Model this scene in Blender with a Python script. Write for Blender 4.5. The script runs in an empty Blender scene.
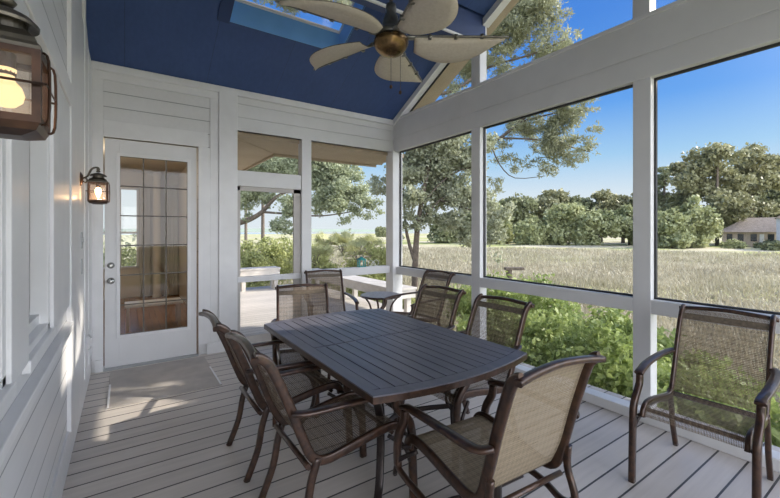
import bpy, math, random
import numpy as np
from mathutils import Vector, Matrix

C = bpy.context.scene.collection
FPX, YH, H, YAW = 387.1, 231.1, 1.457, math.radians(34.447)
S_, C_ = math.sin(YAW), math.cos(YAW)


def at(x, y, d):
    """point at distance d (along the view axis) on the sight line of photo pixel x, y"""
    u = (x - 390) / FPX
    return Vector((S_ + u * C_, C_ - u * S_, -(y - YH) / FPX)) * d + Vector((0, 0, H))


# ------------------------------------------------------------------ materials
def new_mat(name):
    m = bpy.data.materials.new(name)
    m.use_nodes = True
    nt = m.node_tree
    nt.nodes.clear()
    out = nt.nodes.new('ShaderNodeOutputMaterial')
    return m, nt, out


def N(nt, t, **kw):
    n = nt.nodes.new(t)
    for k, v in kw.items():
        setattr(n, k, v)
    return n


def L(nt, a, b):
    nt.links.new(a, b)


def ramp(nt, fac, stops):
    r = N(nt, 'ShaderNodeValToRGB')
    e = r.color_ramp.elements
    while len(e) > 2:
        e.remove(e[-1])
    e[0].position, e[0].color = stops[0][0], (*stops[0][1], 1)
    e[1].position, e[1].color = stops[1][0], (*stops[1][1], 1)
    for p, c in stops[2:]:
        q = e.new(p)
        q.color = (*c, 1)
    L(nt, fac, r.inputs[0])
    return r.outputs[0]


def noise(nt, scale, detail=3, sc=(1, 1, 1), rough=.5, gen=False):
    tc = N(nt, 'ShaderNodeTexCoord')
    mp = N(nt, 'ShaderNodeMapping')
    mp.inputs['Scale'].default_value = sc
    L(nt, tc.outputs['Object'], mp.inputs[0])
    n = N(nt, 'ShaderNodeTexNoise')
    n.inputs['Scale'].default_value = scale
    n.inputs['Detail'].default_value = detail
    n.inputs['Roughness'].default_value = rough
    L(nt, mp.outputs[0], n.inputs['Vector'])
    return n.outputs[0]


def simple(name, c1, c2=None, rough=.5, metal=0., scale=8, sc=(1, 1, 1), bump=0., coat=0., spec=.5):
    m, nt, out = new_mat(name)
    b = N(nt, 'ShaderNodeBsdfPrincipled')
    b.inputs['Roughness'].default_value = rough
    b.inputs['Metallic'].default_value = metal
    b.inputs['Coat Weight'].default_value = coat
    b.inputs['Specular IOR Level'].default_value = spec
    c2 = c2 or tuple(v * .85 for v in c1)
    f = noise(nt, scale, 4, sc)
    L(nt, ramp(nt, f, [(.3, c2), (.7, c1)]), b.inputs['Base Color'])
    if bump:
        bp = N(nt, 'ShaderNodeBump')
        bp.inputs['Strength'].default_value = bump
        bp.inputs['Distance'].default_value = .01
        L(nt, f, bp.inputs['Height'])
        L(nt, bp.outputs[0], b.inputs['Normal'])
    L(nt, b.outputs[0], out.inputs[0])
    return m


def math_node(nt, op, a, b=None, c=None):
    n = N(nt, 'ShaderNodeMath', operation=op)
    for i, v in enumerate((a, b, c)):
        if v is None:
            continue
        if isinstance(v, (int, float)):
            n.inputs[i].default_value = v
        else:
            L(nt, v, n.inputs[i])
    return n.outputs[0]


def boards(name, axis, pitch, gap, c1, c2, cg, rough=.5, off=0., bumpd=.004, grain_axis=0, varied=True):
    """boards laid side by side: stripes across world axis, dark joint between them"""
    m, nt, out = new_mat(name)
    b = N(nt, 'ShaderNodeBsdfPrincipled')
    b.inputs['Roughness'].default_value = rough
    tc = N(nt, 'ShaderNodeTexCoord')
    sp = N(nt, 'ShaderNodeSeparateXYZ')
    L(nt, tc.outputs['Object'], sp.inputs[0])
    v = math_node(nt, 'DIVIDE', math_node(nt, 'ADD', sp.outputs[axis], off + 100 * pitch), pitch)
    fr = math_node(nt, 'FRACT', v)
    idx = math_node(nt, 'FLOOR', v)
    g = math_node(nt, 'LESS_THAN', fr, gap / pitch)
    sc = [1, 1, 1]
    sc[grain_axis] = .06
    f = noise(nt, 26, 5, tuple(sc), .6)
    f2 = noise(nt, 1.6, 3)
    wn = N(nt, 'ShaderNodeTexWhiteNoise', noise_dimensions='1D')
    L(nt, idx, wn.inputs['W'])
    fac = math_node(nt, 'ADD', math_node(nt, 'MULTIPLY', f, .5), math_node(nt, 'MULTIPLY', f2, .5))
    if varied:
        fac = math_node(nt, 'ADD', fac, math_node(nt, 'MULTIPLY', math_node(nt, 'SUBTRACT', wn.outputs[0], .5), .22))
    col = ramp(nt, fac, [(.3, c2), (.7, c1)])
    mx = N(nt, 'ShaderNodeMix', data_type='RGBA')
    L(nt, g, mx.inputs[0])
    L(nt, col, mx.inputs[6])
    mx.inputs[7].default_value = (*cg, 1)
    L(nt, mx.outputs[2], b.inputs['Base Color'])
    bp = N(nt, 'ShaderNodeBump')
    bp.inputs['Distance'].default_value = bumpd
    bp.inputs['Strength'].default_value = 1
    L(nt, math_node(nt, 'SUBTRACT', math_node(nt, 'MULTIPLY', f, .12), g), bp.inputs['Height'])
    L(nt, bp.outputs[0], b.inputs['Normal'])
    L(nt, b.outputs[0], out.inputs[0])
    return m


def leafmat(name, dark, light, scale=1.2, trans=.35, tip=None):
    m, nt, out = new_mat(name)
    f = noise(nt, scale, 4, rough=.7)
    f2 = noise(nt, scale * 14, 2)
    fac = math_node(nt, 'ADD', math_node(nt, 'MULTIPLY', f, .55), math_node(nt, 'MULTIPLY', f2, .45))
    st = [(.34, dark), (.58, light)]
    if tip:
        st.append((.72, tip))
    col = ramp(nt, fac, st)
    d = N(nt, 'ShaderNodeBsdfPrincipled')
    d.inputs['Roughness'].default_value = .55
    t = N(nt, 'ShaderNodeBsdfTranslucent')
    L(nt, col, d.inputs['Base Color'])
    L(nt, col, t.inputs[0])
    mx = N(nt, 'ShaderNodeMixShader')
    mx.inputs[0].default_value = trans
    L(nt, d.outputs[0], mx.inputs[1])
    L(nt, t.outputs[0], mx.inputs[2])
    L(nt, mx.outputs[0], out.inputs[0])
    return m


def sling_mat(name, c1, c2, openness):
    """woven sling cloth: threads with small see-through holes"""
    m, nt, out = new_mat(name)
    tc = N(nt, 'ShaderNodeTexCoord')
    sp = N(nt, 'ShaderNodeSeparateXYZ')
    L(nt, tc.outputs['UV'], sp.inputs[0])
    fx = math_node(nt, 'FRACT', math_node(nt, 'MULTIPLY', sp.outputs[0], 70))
    fy = math_node(nt, 'FRACT', math_node(nt, 'MULTIPLY', sp.outputs[1], 85))
    k = math.sqrt(openness)
    hole = math_node(nt, 'MULTIPLY', math_node(nt, 'LESS_THAN', fx, k), math_node(nt, 'LESS_THAN', fy, k))
    wv = math_node(nt, 'FRACT', math_node(nt, 'MULTIPLY', sp.outputs[1], 21))
    wx = math_node(nt, 'FRACT', math_node(nt, 'MULTIPLY', sp.outputs[0], 17))
    f = noise(nt, 40, 3)
    fac = math_node(nt, 'ADD', math_node(nt, 'MULTIPLY', math_node(nt, 'GREATER_THAN', wv, .45), .35),
                    math_node(nt, 'ADD', math_node(nt, 'MULTIPLY', math_node(nt, 'GREATER_THAN', wx, .5), .25), math_node(nt, 'MULTIPLY', f, .5)))
    col = ramp(nt, fac, [(.15, c2), (.95, c1)])
    d = N(nt, 'ShaderNodeBsdfPrincipled')
    d.inputs['Roughness'].default_value = .75
    d.inputs['Specular IOR Level'].default_value = .25
    L(nt, col, d.inputs['Base Color'])
    tl = N(nt, 'ShaderNodeBsdfTranslucent')
    L(nt, col, tl.inputs[0])
    m0 = N(nt, 'ShaderNodeMixShader')
    m0.inputs[0].default_value = .15
    L(nt, d.outputs[0], m0.inputs[1])
    L(nt, tl.outputs[0], m0.inputs[2])
    tr = N(nt, 'ShaderNodeBsdfTransparent')
    mx = N(nt, 'ShaderNodeMixShader')
    L(nt, hole, mx.inputs[0])
    L(nt, m0.outputs[0], mx.inputs[1])
    L(nt, tr.outputs[0], mx.inputs[2])
    L(nt, mx.outputs[0], out.inputs[0])
    return m


def glass_mat(name, tint, gloss=.12, alpha=.0, col=(.5, .5, .5)):
    m, nt, out = new_mat(name)
    tr = N(nt, 'ShaderNodeBsdfTransparent')
    tr.inputs[0].default_value = (*tint, 1)
    gl = N(nt, 'ShaderNodeBsdfGlossy')
    gl.inputs['Roughness'].default_value = .03
    mx = N(nt, 'ShaderNodeMixShader')
    fr = N(nt, 'ShaderNodeFresnel')
    fr.inputs[0].default_value = 1.5
    L(nt, math_node(nt, 'ADD', fr.outputs[0], gloss - .04), mx.inputs[0])
    L(nt, tr.outputs[0], mx.inputs[1])
    L(nt, gl.outputs[0], mx.inputs[2])
    last = mx
    if alpha:
        d = N(nt, 'ShaderNodeBsdfDiffuse')
        d.inputs[0].default_value = (*col, 1)
        m2 = N(nt, 'ShaderNodeMixShader')
        m2.inputs[0].default_value = alpha
        L(nt, mx.outputs[0], m2.inputs[1])
        L(nt, d.outputs[0], m2.inputs[2])
        last = m2
    L(nt, last.outputs[0], out.inputs[0])
    return m


def screen_mat():
    m, nt, out = new_mat('insect_screen_mesh')
    tr = N(nt, 'ShaderNodeBsdfTransparent')
    d = N(nt, 'ShaderNodeBsdfDiffuse')
    d.inputs[0].default_value = (.22, .22, .22, 1)
    mx = N(nt, 'ShaderNodeMixShader')
    mx.inputs[0].default_value = .07
    L(nt, tr.outputs[0], mx.inputs[1])
    L(nt, d.outputs[0], mx.inputs[2])
    L(nt, mx.outputs[0], out.inputs[0])
    return m


def emit(name, col, st):
    m, nt, out = new_mat(name)
    e = N(nt, 'ShaderNodeEmission')
    e.inputs[0].default_value = (*col, 1)
    e.inputs[1].default_value = st
    L(nt, e.outputs[0], out.inputs[0])
    return m


M = {}
M['white'] = simple('white_paint', (.74, .735, .73), (.68, .675, .67), .45, scale=3)
M['whitex'] = boards('white_shiplap', 2, .155, .007, (.74, .735, .73), (.67, .665, .66), (.30, .30, .30), .45, off=.03, grain_axis=1, varied=False)
M['whitetrim'] = simple('white_trim_paint', (.78, .775, .77), (.72, .715, .71), .35, scale=5)
M['deck'] = boards('deck_boards', 1, .150, .011, (.66, .60, .54), (.50, .455, .41), (.055, .05, .045), .42, off=.02, grain_axis=0)
M['odeck'] = boards('outer_deck_boards', 1, .150, .008, (.66, .62, .57), (.52, .49, .45), (.12, .11, .10), .6, grain_axis=0)
M['ceil'] = boards('blue_ceiling_boards', 0, .80, .003, (.052, .100, .265), (.036, .072, .200), (.02, .035, .09), .55, bumpd=.001, grain_axis=1, varied=False)
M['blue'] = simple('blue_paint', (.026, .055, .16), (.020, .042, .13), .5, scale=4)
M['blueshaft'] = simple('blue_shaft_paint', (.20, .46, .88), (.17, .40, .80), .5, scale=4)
M['soffit'] = simple('tan_soffit', (.42, .34, .24), (.36, .29, .20), .7, scale=2)
M['frame'] = simple('bronze_frame', (.085, .042, .025), (.030, .018, .014), .3, .35, scale=30, coat=.3)
M['frame2'] = simple('dark_iron', (.045, .032, .028), (.025, .019, .018), .35, .4, scale=30)
M['sling'] = sling_mat('brown_sling_cloth', (.29, .22, .155), (.125, .092, .066), .34)
M['sling2'] = sling_mat('tan_sling_cloth', (.35, .285, .20), (.26, .21, .145), .10)
M['slinghem'] = simple('sling_hem', (.20, .155, .11), (.10, .08, .055), .5, scale=60)
M['table'] = simple('slate_grey_table', (.175, .172, .205), (.125, .124, .155), .38, .15, scale=12, sc=(1, .1, 1))
M['tabledark'] = simple('table_gap', (.02, .02, .022), None, .8)
M['canvas'] = None
M['brass'] = simple('antique_brass', (.30, .19, .08), (.10, .06, .03), .25, .9, scale=14)
M['pewter'] = simple('pewter_metal', (.26, .25, .22), (.12, .11, .09), .3, .8, scale=12)
M['copper'] = simple('aged_copper', (.11, .055, .032), (.035, .022, .016), .4, .6, scale=20)
M['verdigris'] = simple('weathered_bronze', (.16, .14, .11), (.05, .045, .035), .4, .7, scale=14)
M['nickel'] = simple('satin_nickel', (.50, .50, .48), (.40, .40, .38), .25, .9)
M['glass'] = glass_mat('clear_glass', (.95, .96, .95), .06)
M['dglass'] = glass_mat('door_glass', (.86, .85, .82), .04)
M['wglass'] = glass_mat('house_window_glass', (.8, .82, .8), .12)
M['lglass'] = glass_mat('lantern_glass', (.93, .88, .82), .06, .10, (.8, .62, .45))
M['came'] = simple('brass_caming', (.13, .12, .10), (.09, .08, .07), .5, .3)
M['screen'] = screen_mat()
M['black'] = simple('black_edge', (.03, .03, .032), None, .6)
M['concrete'] = simple('grey_mat', (.48, .44, .40), (.38, .35, .32), .8, scale=6)
M['bark'] = simple('bark', (.20, .16, .125), (.10, .08, .06), .9, scale=9, bump=.5)
M['woodfloor'] = boards('oak_floor', 0, .09, .003, (.40, .23, .12), (.28, .15, .075), (.12, .06, .03), .25, grain_axis=1)
M['beige'] = simple('beige_wall', (.62, .56, .47), (.58, .52, .43), .7, scale=2)
M['curtain'] = simple('curtain_cloth', (.72, .68, .62), (.50, .46, .40), .8, scale=14, sc=(1, 1, .03))
M['blind'] = simple('pale_blind', (.50, .49, .46), (.44, .43, .40), .7, scale=3)
M['benchwood'] = simple('bench_paint', (.66, .63, .58), (.52, .49, .45), .6, scale=5)
M['stone'] = simple('stone_top', (.42, .42, .44), (.25, .24, .25), .4, scale=40)
M['teal'] = simple('teal_paint', (.03, .33, .30), (.02, .22, .20), .4)
M['wire'] = simple('pale_wire', (.65, .65, .6), None, .4)
M['bulbw'] = emit('warm_bulb', (1, .72, .38), 1.7)
M['bulbw2'] = emit('warm_bulb_bare', (1, .60, .28), 14)
M['plate'] = simple('grey_plate', (.42, .43, .43), None, .4, .2)
M['roofsh'] = simple('roof_shingles', (.36, .30, .25), (.25, .21, .175), .9, scale=3)
M['sid'] = simple('brown_siding', (.55, .44, .34), (.42, .34, .26), .8, scale=1, sc=(4, 4, 1))
M['gsid'] = simple('bluegrey_siding', (.40, .43, .47), (.34, .37, .41), .8, scale=2)
M['darkwin'] = simple('dark_window', (.03, .035, .04), None, .15)
M['leaf_pine'] = leafmat('pine_needles', (.20, .22, .13), (.46, .47, .30), 1.2, .4, (.72, .72, .54))
M['leaf_gum'] = leafmat('gum_leaves', (.22, .25, .15), (.50, .52, .36), 1.5, .4, (.80, .80, .64))
M['leaf_oak'] = leafmat('live_oak_leaves', (.22, .26, .15), (.50, .54, .35), .8, .4, (.80, .82, .62))
M['leaf_far'] = leafmat('far_tree_leaves', (.15, .17, .085), (.36, .38, .20), .16, .2, (.56, .56, .34))
M['leaf_far2'] = leafmat('far_light_leaves', (.22, .25, .11), (.50, .52, .27), .25, .25, (.74, .74, .46))
M['leaf_far3'] = leafmat('far_pine_leaves', (.17, .18, .09), (.38, .37, .20), .2, .2, (.60, .57, .33))
M['leaf_shrub'] = leafmat('shrub_leaves', (.15, .22, .06), (.42, .50, .17), 3, .35, (.74, .78, .46))
M['leaf_bush'] = leafmat('bush_leaves', (.22, .26, .08), (.52, .54, .22), 1.2, .35, (.80, .78, .42))
M['palm'] = leafmat('palmetto_leaves', (.24, .26, .10), (.54, .54, .26), 1.5, .3, (.80, .78, .50))
M['blade'] = leafmat('marsh_grass_blades', (.24, .22, .14), (.52, .475, .345), .35, .3, (.76, .71, .56))


def canvas():
    m, nt, out = new_mat('cream_canvas')
    f = noise(nt, 60, 3)
    col = ramp(nt, f, [(.3, (.70, .63, .52)), (.7, (.78, .71, .60))])
    d = N(nt, 'ShaderNodeBsdfDiffuse')
    t = N(nt, 'ShaderNodeBsdfTranslucent')
    L(nt, col, d.inputs[0])
    L(nt, col, t.inputs[0])
    mx = N(nt, 'ShaderNodeMixShader')
    mx.inputs[0].default_value = .3
    L(nt, d.outputs[0], mx.inputs[1])
    L(nt, t.outputs[0], mx.inputs[2])
    L(nt, mx.outputs[0], out.inputs[0])
    return m


M['canvas'] = canvas()


def marsh_mat():
    m, nt, out = new_mat('marsh_ground')
    f = noise(nt, .35, 5, (1, 1, 1), .65)
    f2 = noise(nt, 6, 4, (1, 1, 1), .7)
    fac = math_node(nt, 'ADD', math_node(nt, 'MULTIPLY', f, .6), math_node(nt, 'MULTIPLY', f2, .4))
    col = ramp(nt, fac, [(.36, (.28, .25, .15)), (.48, (.50, .455, .32)), (.56, (.60, .55, .42)), (.64, (.38, .38, .19))])
    # a fresher green band further out
    tc = N(nt, 'ShaderNodeTexCoord')
    sp = N(nt, 'ShaderNodeSeparateXYZ')
    L(nt, tc.outputs['Object'], sp.inputs[0])
    f3 = noise(nt, .07, 2)
    mx = N(nt, 'ShaderNodeMix', data_type='RGBA')
    L(nt, ramp(nt, f3, [(.45, (0, 0, 0)), (.6, (1, 1, 1))]), mx.inputs[0])
    L(nt, col, mx.inputs[6])
    mx.inputs[7].default_value = (.40, .42, .17, 1)
    b = N(nt, 'ShaderNodeBsdfDiffuse')
    L(nt, mx.outputs[2], b.inputs[0])
    L(nt, b.outputs[0], out.inputs[0])
    return m


M['marsh'] = marsh_mat()
M['water'] = simple('marsh_water', (.30, .42, .52), (.26, .38, .48), .15, scale=1)
M['farshore'] = simple('far_shore', (.20, .24, .20), (.16, .20, .17), .9, scale=.02)


# ------------------------------------------------------------------ mesh tools
class MB:
    def __init__(s):
        s.v, s.f, s.uv = [], [], None

    def add(s, vs, fs):
        o = len(s.v)
        s.v += [tuple(p) for p in vs]
        s.f += [tuple(i + o for i in f) for f in fs]
        return s

    def box(s, x0, x1, y0, y1, z0, z1):
        v = [(x, y, z) for z in (z0, z1) for y in (y0, y1) for x in (x0, x1)]
        return s.add(v, [(0, 2, 3, 1), (4, 5, 7, 6), (0, 1, 5, 4), (2, 6, 7, 3), (0, 4, 6, 2), (1, 3, 7, 5)])

    def prism(s, pts, axis, a, b):
        """polygon pts (2D) extruded along axis from a to b"""
        def mk(p, t):
            if axis == 0: return (t, p[0], p[1])
            if axis == 1: return (p[0], t, p[1])
            return (p[0], p[1], t)
        n = len(pts)
        v = [mk(p, a) for p in pts] + [mk(p, b) for p in pts]
        return s.add(v, [tuple(range(n))[::-1], tuple(range(n, 2 * n))] + [(i, (i + 1) % n, n + (i + 1) % n, n + i) for i in range(n)])

    def sweep(s, pts, w, h=None, side=None, n=10, smooth=4, taper=None):
        """tube through pts; w = size along 'side', h = size across; superellipse section"""
        h = h or w
        P = [Vector(p) for p in pts]
        if smooth and len(P) > 2:
            Q = []
            for i in range(len(P) - 1):
                p0 = P[max(i - 1, 0)]; p1 = P[i]; p2 = P[i + 1]; p3 = P[min(i + 2, len(P) - 1)]
                for k in range(smooth):
                    t = k / smooth
                    Q.append(.5 * ((2 * p1) + (p2 - p0) * t + (2 * p0 - 5 * p1 + 4 * p2 - p3) * t * t + (3 * p1 - p0 - 3 * p2 + p3) * t ** 3))
            Q.append(P[-1])
            P = Q
        sd = Vector(side) if side else None
        vs = []
        for i, p in enumerate(P):
            t = (P[min(i + 1, len(P) - 1)] - P[max(i - 1, 0)]).normalized()
            if sd is None:
                sd = t.orthogonal()
            a = (sd - t * sd.dot(t))
            a = a.normalized() if a.length > 1e-6 else t.orthogonal().normalized()
            b = t.cross(a)
            k = 1 if taper is None else 1 + (taper - 1) * i / (len(P) - 1)
            for j in range(n):
                th = 2 * math.pi * (j + .5) / n
                cx, cy = math.cos(th), math.sin(th)
                e = .5
                cx = math.copysign(abs(cx) ** e, cx); cy = math.copysign(abs(cy) ** e, cy)
                vs.append(p + a * (cx * w / 2 * k) + b * (cy * h / 2 * k))
            if side is None:
                sd = a
        m = len(P)
        fs = [(i * n + j, i * n + (j + 1) % n, (i + 1) * n + (j + 1) % n, (i + 1) * n + j) for i in range(m - 1) for j in range(n)]
        fs += [tuple(range(n))[::-1], tuple((m - 1) * n + j for j in range(n))]
        return s.add(vs, fs)

    def lathe(s, prof, c=(0, 0, 0), n=24, sq=False):
        """profile of (r, z) turned about the vertical through c"""
        vs = []
        for r, z in prof:
            for j in range(n):
                th = 2 * math.pi * (j + (.5 if sq else 0)) / n
                vs.append((c[0] + r * math.cos(th), c[1] + r * math.sin(th), c[2] + z))
        m = len(prof)
        fs = [(i * n + j, i * n + (j + 1) % n, (i + 1) * n + (j + 1) % n, (i + 1) * n + j) for i in range(m - 1) for j in range(n)]
        fs += [tuple(range(n))[::-1], tuple((m - 1) * n + j for j in range(n))]
        return s.add(vs, fs)

    def build(s, name, mat, parent=None, loc=None, smooth=False, bevel=0):
        me = bpy.data.meshes.new(name)
        me.from_pydata(s.v, [], s.f)
        me.materials.append(mat)
        me.update()
        o = bpy.data.objects.new(name, me)
        C.objects.link(o)
        if parent: o.parent = parent
        if loc: o.location = loc
        if smooth:
            for p in me.polygons: p.use_smooth = len(p.vertices) == 4
        if bevel:
            b = o.modifiers.new('bevel', 'BEVEL')
            b.width = bevel; b.segments = 2; b.limit_method = 'ANGLE'
        return o


def npmesh(name, V, F, mat, parent=None):
    me = bpy.data.meshes.new(name)
    nv, nf, k = len(V), len(F), F.shape[1]
    me.vertices.add(nv); me.vertices.foreach_set('co', V.astype(np.float32).ravel())
    me.loops.add(nf * k); me.loops.foreach_set('vertex_index', F.astype(np.int32).ravel())
    me.polygons.add(nf)
    me.polygons.foreach_set('loop_start', np.arange(0, nf * k, k, dtype=np.int32))
    me.update(calc_edges=True)
    me.materials.append(mat)
    o = bpy.data.objects.new(name, me)
    C.objects.link(o)
    if parent: o.parent = parent
    return o


def tag(o, label, cat, group=None, kind=None):
    o['label'] = label; o['category'] = cat
    if group: o['group'] = group
    if kind: o['kind'] = kind
    return o


def empty(name, loc=(0, 0, 0), rz=0.):
    o = bpy.data.objects.new(name, None)
    C.objects.link(o)
    o.location = loc; o.rotation_euler = (0, 0, rz)
    o.empty_display_size = .1
    return o


def struct(o, label=None, cat=None):
    o['kind'] = 'structure'
    if label: o['label'] = label
    if cat: o['category'] = cat
    return o


def sbox(name, x0, x1, y0, y1, z0, z1, mat, label, cat='trim', bevel=.004, parent=None):
    o = MB().box(x0, x1, y0, y1, z0, z1).build(name, mat, parent, bevel=bevel)
    return struct(o, label, cat) if parent is None else o


def copy_tree(o, parent=None):
    c = o.copy()
    C.objects.link(c)
    if parent: c.parent = parent
    for ch in list(o.children):
        copy_tree(ch, c)
    return c


# ------------------------------------------------------------------ room shell
XL, XR, YB, ZC, ZB = -.283, 3.518, 5.028, 3.198, 2.71
SL = .516
YN = -2.2
# floor
sbox('floor', XL - .15, XR + .12, YN, YB + .12, -.12, 0, M['deck'], 'grey-brown deck board porch floor', 'floor', 0)
# ceiling slabs
def zfar(y): return ZC + SL * (YB - y)
sx0, sx1, sy0, sy1 = .89, 2.155, 3.42, 4.225
YR = 3.10
ch = .10
mb = MB()
def slab(mb, x0, x1, y0, y1, t=ch, f=zfar):
    mb.prism([(y0, f(y0)), (y1, f(y1)), (y1, f(y1) + t), (y0, f(y0) + t)], 0, x0, x1)
slab(mb, XL - .2, sx0, YR, YB + .2); slab(mb, sx1, XR + .1, YR, YB + .2)
slab(mb, sx0, sx1, sy1, YB + .2); slab(mb, sx0, sx1, YR, sy0)
def znear(y): return 3.97 + SL * (YR + .05 - y)
slab(mb, XL - .2, XR + .1, 1.2, YR + .02, ch, znear)
zr = znear(1.2)
slab(mb, XL - .2, XR + .1, YN - .2, 1.2, ch, lambda y: zr - SL * (1.2 - y))
struct(mb.build('ceiling', M['ceil']), 'dark blue vaulted ceiling boards', 'ceiling')
# exterior roof skin above
mb = MB()
def rs(mb, x0, x1, y0, y1):
    mb.prism([(y0, zfar(y0) + .24), (y1, zfar(y1) + .24), (y1, zfar(y1) + .30), (y0, zfar(y0) + .30)], 0, x0, x1)
rs(mb, XL - .3, sx0 - .02, 2.75, 5.98); rs(mb, sx1 + .02, XR + .41, 2.75, 5.98)
rs(mb, sx0 - .02, sx1 + .02, sy1 + .02, 5.98); rs(mb, sx0 - .02, sx1 + .02, 2.75, sy0 - .02)
struct(mb.build('roof', M['roofsh']), 'shingled porch roof above the blue ceiling', 'roof')
# skylight shaft + glass
dn = .25
t = empty('window_5', ((sx0 + sx1) / 2, (sy0 + sy1) / 2, zfar((sy0 + sy1) / 2)))
struct(t, 'square skylight in a blue shaft above the fan', 'skylight')
def loc(o, t):
    o.parent = t; o.matrix_parent_inverse = Matrix.Translation(-t.location)
    return o
sh = MB()
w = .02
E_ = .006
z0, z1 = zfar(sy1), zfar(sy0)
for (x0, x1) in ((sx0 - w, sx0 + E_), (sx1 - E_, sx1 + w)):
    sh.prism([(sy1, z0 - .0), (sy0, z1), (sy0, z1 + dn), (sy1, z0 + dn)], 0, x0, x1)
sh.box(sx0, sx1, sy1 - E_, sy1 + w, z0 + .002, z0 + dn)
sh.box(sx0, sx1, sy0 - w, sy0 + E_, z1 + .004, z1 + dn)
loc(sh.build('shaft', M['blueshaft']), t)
g = MB(); g.add([(sx0, sy0, z1 + dn), (sx1, sy0, z1 + dn), (sx1, sy1, z0 + dn), (sx0, sy1, z0 + dn)], [(0, 1, 2, 3)])
loc(g.build('glass_pane', M['glass']), t)
fr = MB()
for a, b_, c, d in ((sx0, sx0 + .02, sy0, sy1), (sx1 - .02, sx1, sy0, sy1), (sx0, sx1, sy0, sy0 + .02), (sx0, sx1, sy1 - .02, sy1)):
    zz = lambda y: zfar(y) + dn
    fr.prism([(c, zz(c) - .02), (d, zz(d) - .02), (d, zz(d)), (c, zz(c))], 0, a, b_)
loc(fr.build('skylight_frame', M['whitetrim']), t)
fl = MB()
fl.prism([(sy0 - .04, zfar(sy0 - .04) - .02), (sy1, zfar(sy1) - .02), (sy1, zfar(sy1)), (sy0 - .04, zfar(sy0 - .04))], 0, sx0 - .115, sx0)
loc(fl.build('ceiling_flange', M['blue']), t)

# ridge beam under the ceiling
struct(MB().box(XL, XR + .02, 3.15, 3.24, 3.64, 4.10).build('trim_1', M['blue'], bevel=.004), 'blue beam running across the vaulted ceiling', 'beam')
struct(MB().box(XL, XR - .12, 3.128, 3.15, 3.64, 3.665).build('trim_2', M['whitetrim']), 'thin pale strip along the bottom of the blue beam', 'trim')

# right wall: beam, posts, rails
XO = XR + .12
struct(MB().box(XR, XO, YN, YB + .12, ZB + .20, ZC).box(XR + .008, XO, YN, YB, ZB + .188, ZB + .202).box(XR, XO, YN, YB + .12, ZB, ZB + .19).build('trim_3', M['white'], bevel=.005),
       'long white header beam over the marsh-side screens', 'beam')
struct(MB().box(XR - .012, XO, YN, YB, ZC, ZC + .035).build('trim_4', M['whitetrim'], bevel=.004), 'ledge board on top of the marsh-side header beam', 'trim')
post_y = [(YN, YN + .13), (-.42, -.27), (1.392, 1.528), (3.222, 3.362)]
plab = ['white post at the near end of the marsh-side wall', 'white post beside the camera on the marsh-side wall',
        'white post behind the chair at right', 'white post between the two narrower screens']
for k, (a, b_) in enumerate(post_y):
    struct(MB().box(XR, XO, a, b_, 0, ZB).build('trim_%d' % (5 + k), M['white'], bevel=.006), plab[k], 'post')
struct(MB().box(3.452, XO, YB - .075, YB + .12, 0, ZB).build('trim_9', M['white'], bevel=.006), 'white corner post where the screened walls meet', 'post')
spans = [(YN + .13, -.42), (-.27, 1.392), (1.528, 3.222), (3.362, YB - .075)]
nm = ['nearest', 'wide right-hand', 'middle', 'far narrow']
for k, (a, b_) in enumerate(spans):
    struct(MB().box(XR, XO - .02, a, b_, .785, .90).build('trim_%d' % (10 + k), M['white'], bevel=.005), nm[k] + ' white rail between posts of the marsh-side wall', 'rail')
    w_ = empty('window_%d' % (6 + k), (XR + .08, (a + b_) / 2, .9))
    struct(w_, nm[k] + ' screened opening facing the marsh', 'screen')
    loc(MB().add([(XR + .085, a, .9), (XR + .085, b_, .9), (XR + .085, b_, ZB), (XR + .085, a, ZB)], [(0, 1, 2, 3)]).build('insect_screen', M['screen']), w_)
    loc(MB().add([(XR + .085, a, .005), (XR + .085, b_, .005), (XR + .085, b_, .785), (XR + .085, a, .785)], [(0, 1, 2, 3)]).build('lower_screen', M['screen']), w_)
    e = MB()
    e.box(XR + .06, XR + .09, a, b_, .90, .915).box(XR + .06, XR + .09, a, b_, ZB - .018, ZB).box(XR + .06, XR + .09, a, a + .014, .9, ZB).box(XR + .06, XR + .09, b_ - .014, b_, .9, ZB)
    loc(e.build('screen_spline', M['black']), w_)
struct(MB().box(3.25, 3.372, YN, YB, 0, .08).build('baseboard_right', M['whitetrim'], bevel=.006), 'wide white curb along the foot of the marsh-side wall', 'baseboard')
# gable above the beam
gp = [(1.40, 1.53), (3.222, 3.362)]
for k, (a, b_) in enumerate(gp):
    zt = (3.97 + SL * (YR + .05 - a)) if a < 3 else zfar(b_)
    struct(MB().box(XR, XO, a, b_, ZC + .035, zt - .01).build('trim_%d' % (14 + k), M['white'], bevel=.005),
           ['white gable post above the wide screen', 'white gable post under the blue beam end'][k], 'post')
# rake trims under the ceiling at the gable
def rake(name, y0, y1, f, d, x0, x1, mat, label, up=0.):
    o = MB().prism([(y0, f(y0) - d), (y1, f(y1) - d), (y1, f(y1) + up), (y0, f(y0) + up)], 0, x0, x1).build(name, mat)
    return struct(o, label, 'trim')
rake('trim_16', 3.15, YB, zfar, .085, XR - .03, XR + .07, M['whitetrim'], 'white rake board under the far ceiling slope at the gable')
rake('trim_17', 1.2, 3.15, znear, .085, XR - .03, XR + .07, M['whitetrim'], 'white rake board on the near ceiling slope at the gable')
rake('trim_18', 1.2, 6.0, zfar, .02, XR + .12, XR + .41, M['soffit'], 'tan sloping soffit outside the gable', .10)
rake('trim_19', 3.15, YB, zfar, .11, XR + .07, XR + .085, M['black'], 'dark groove between rake board and tan soffit')
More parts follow.
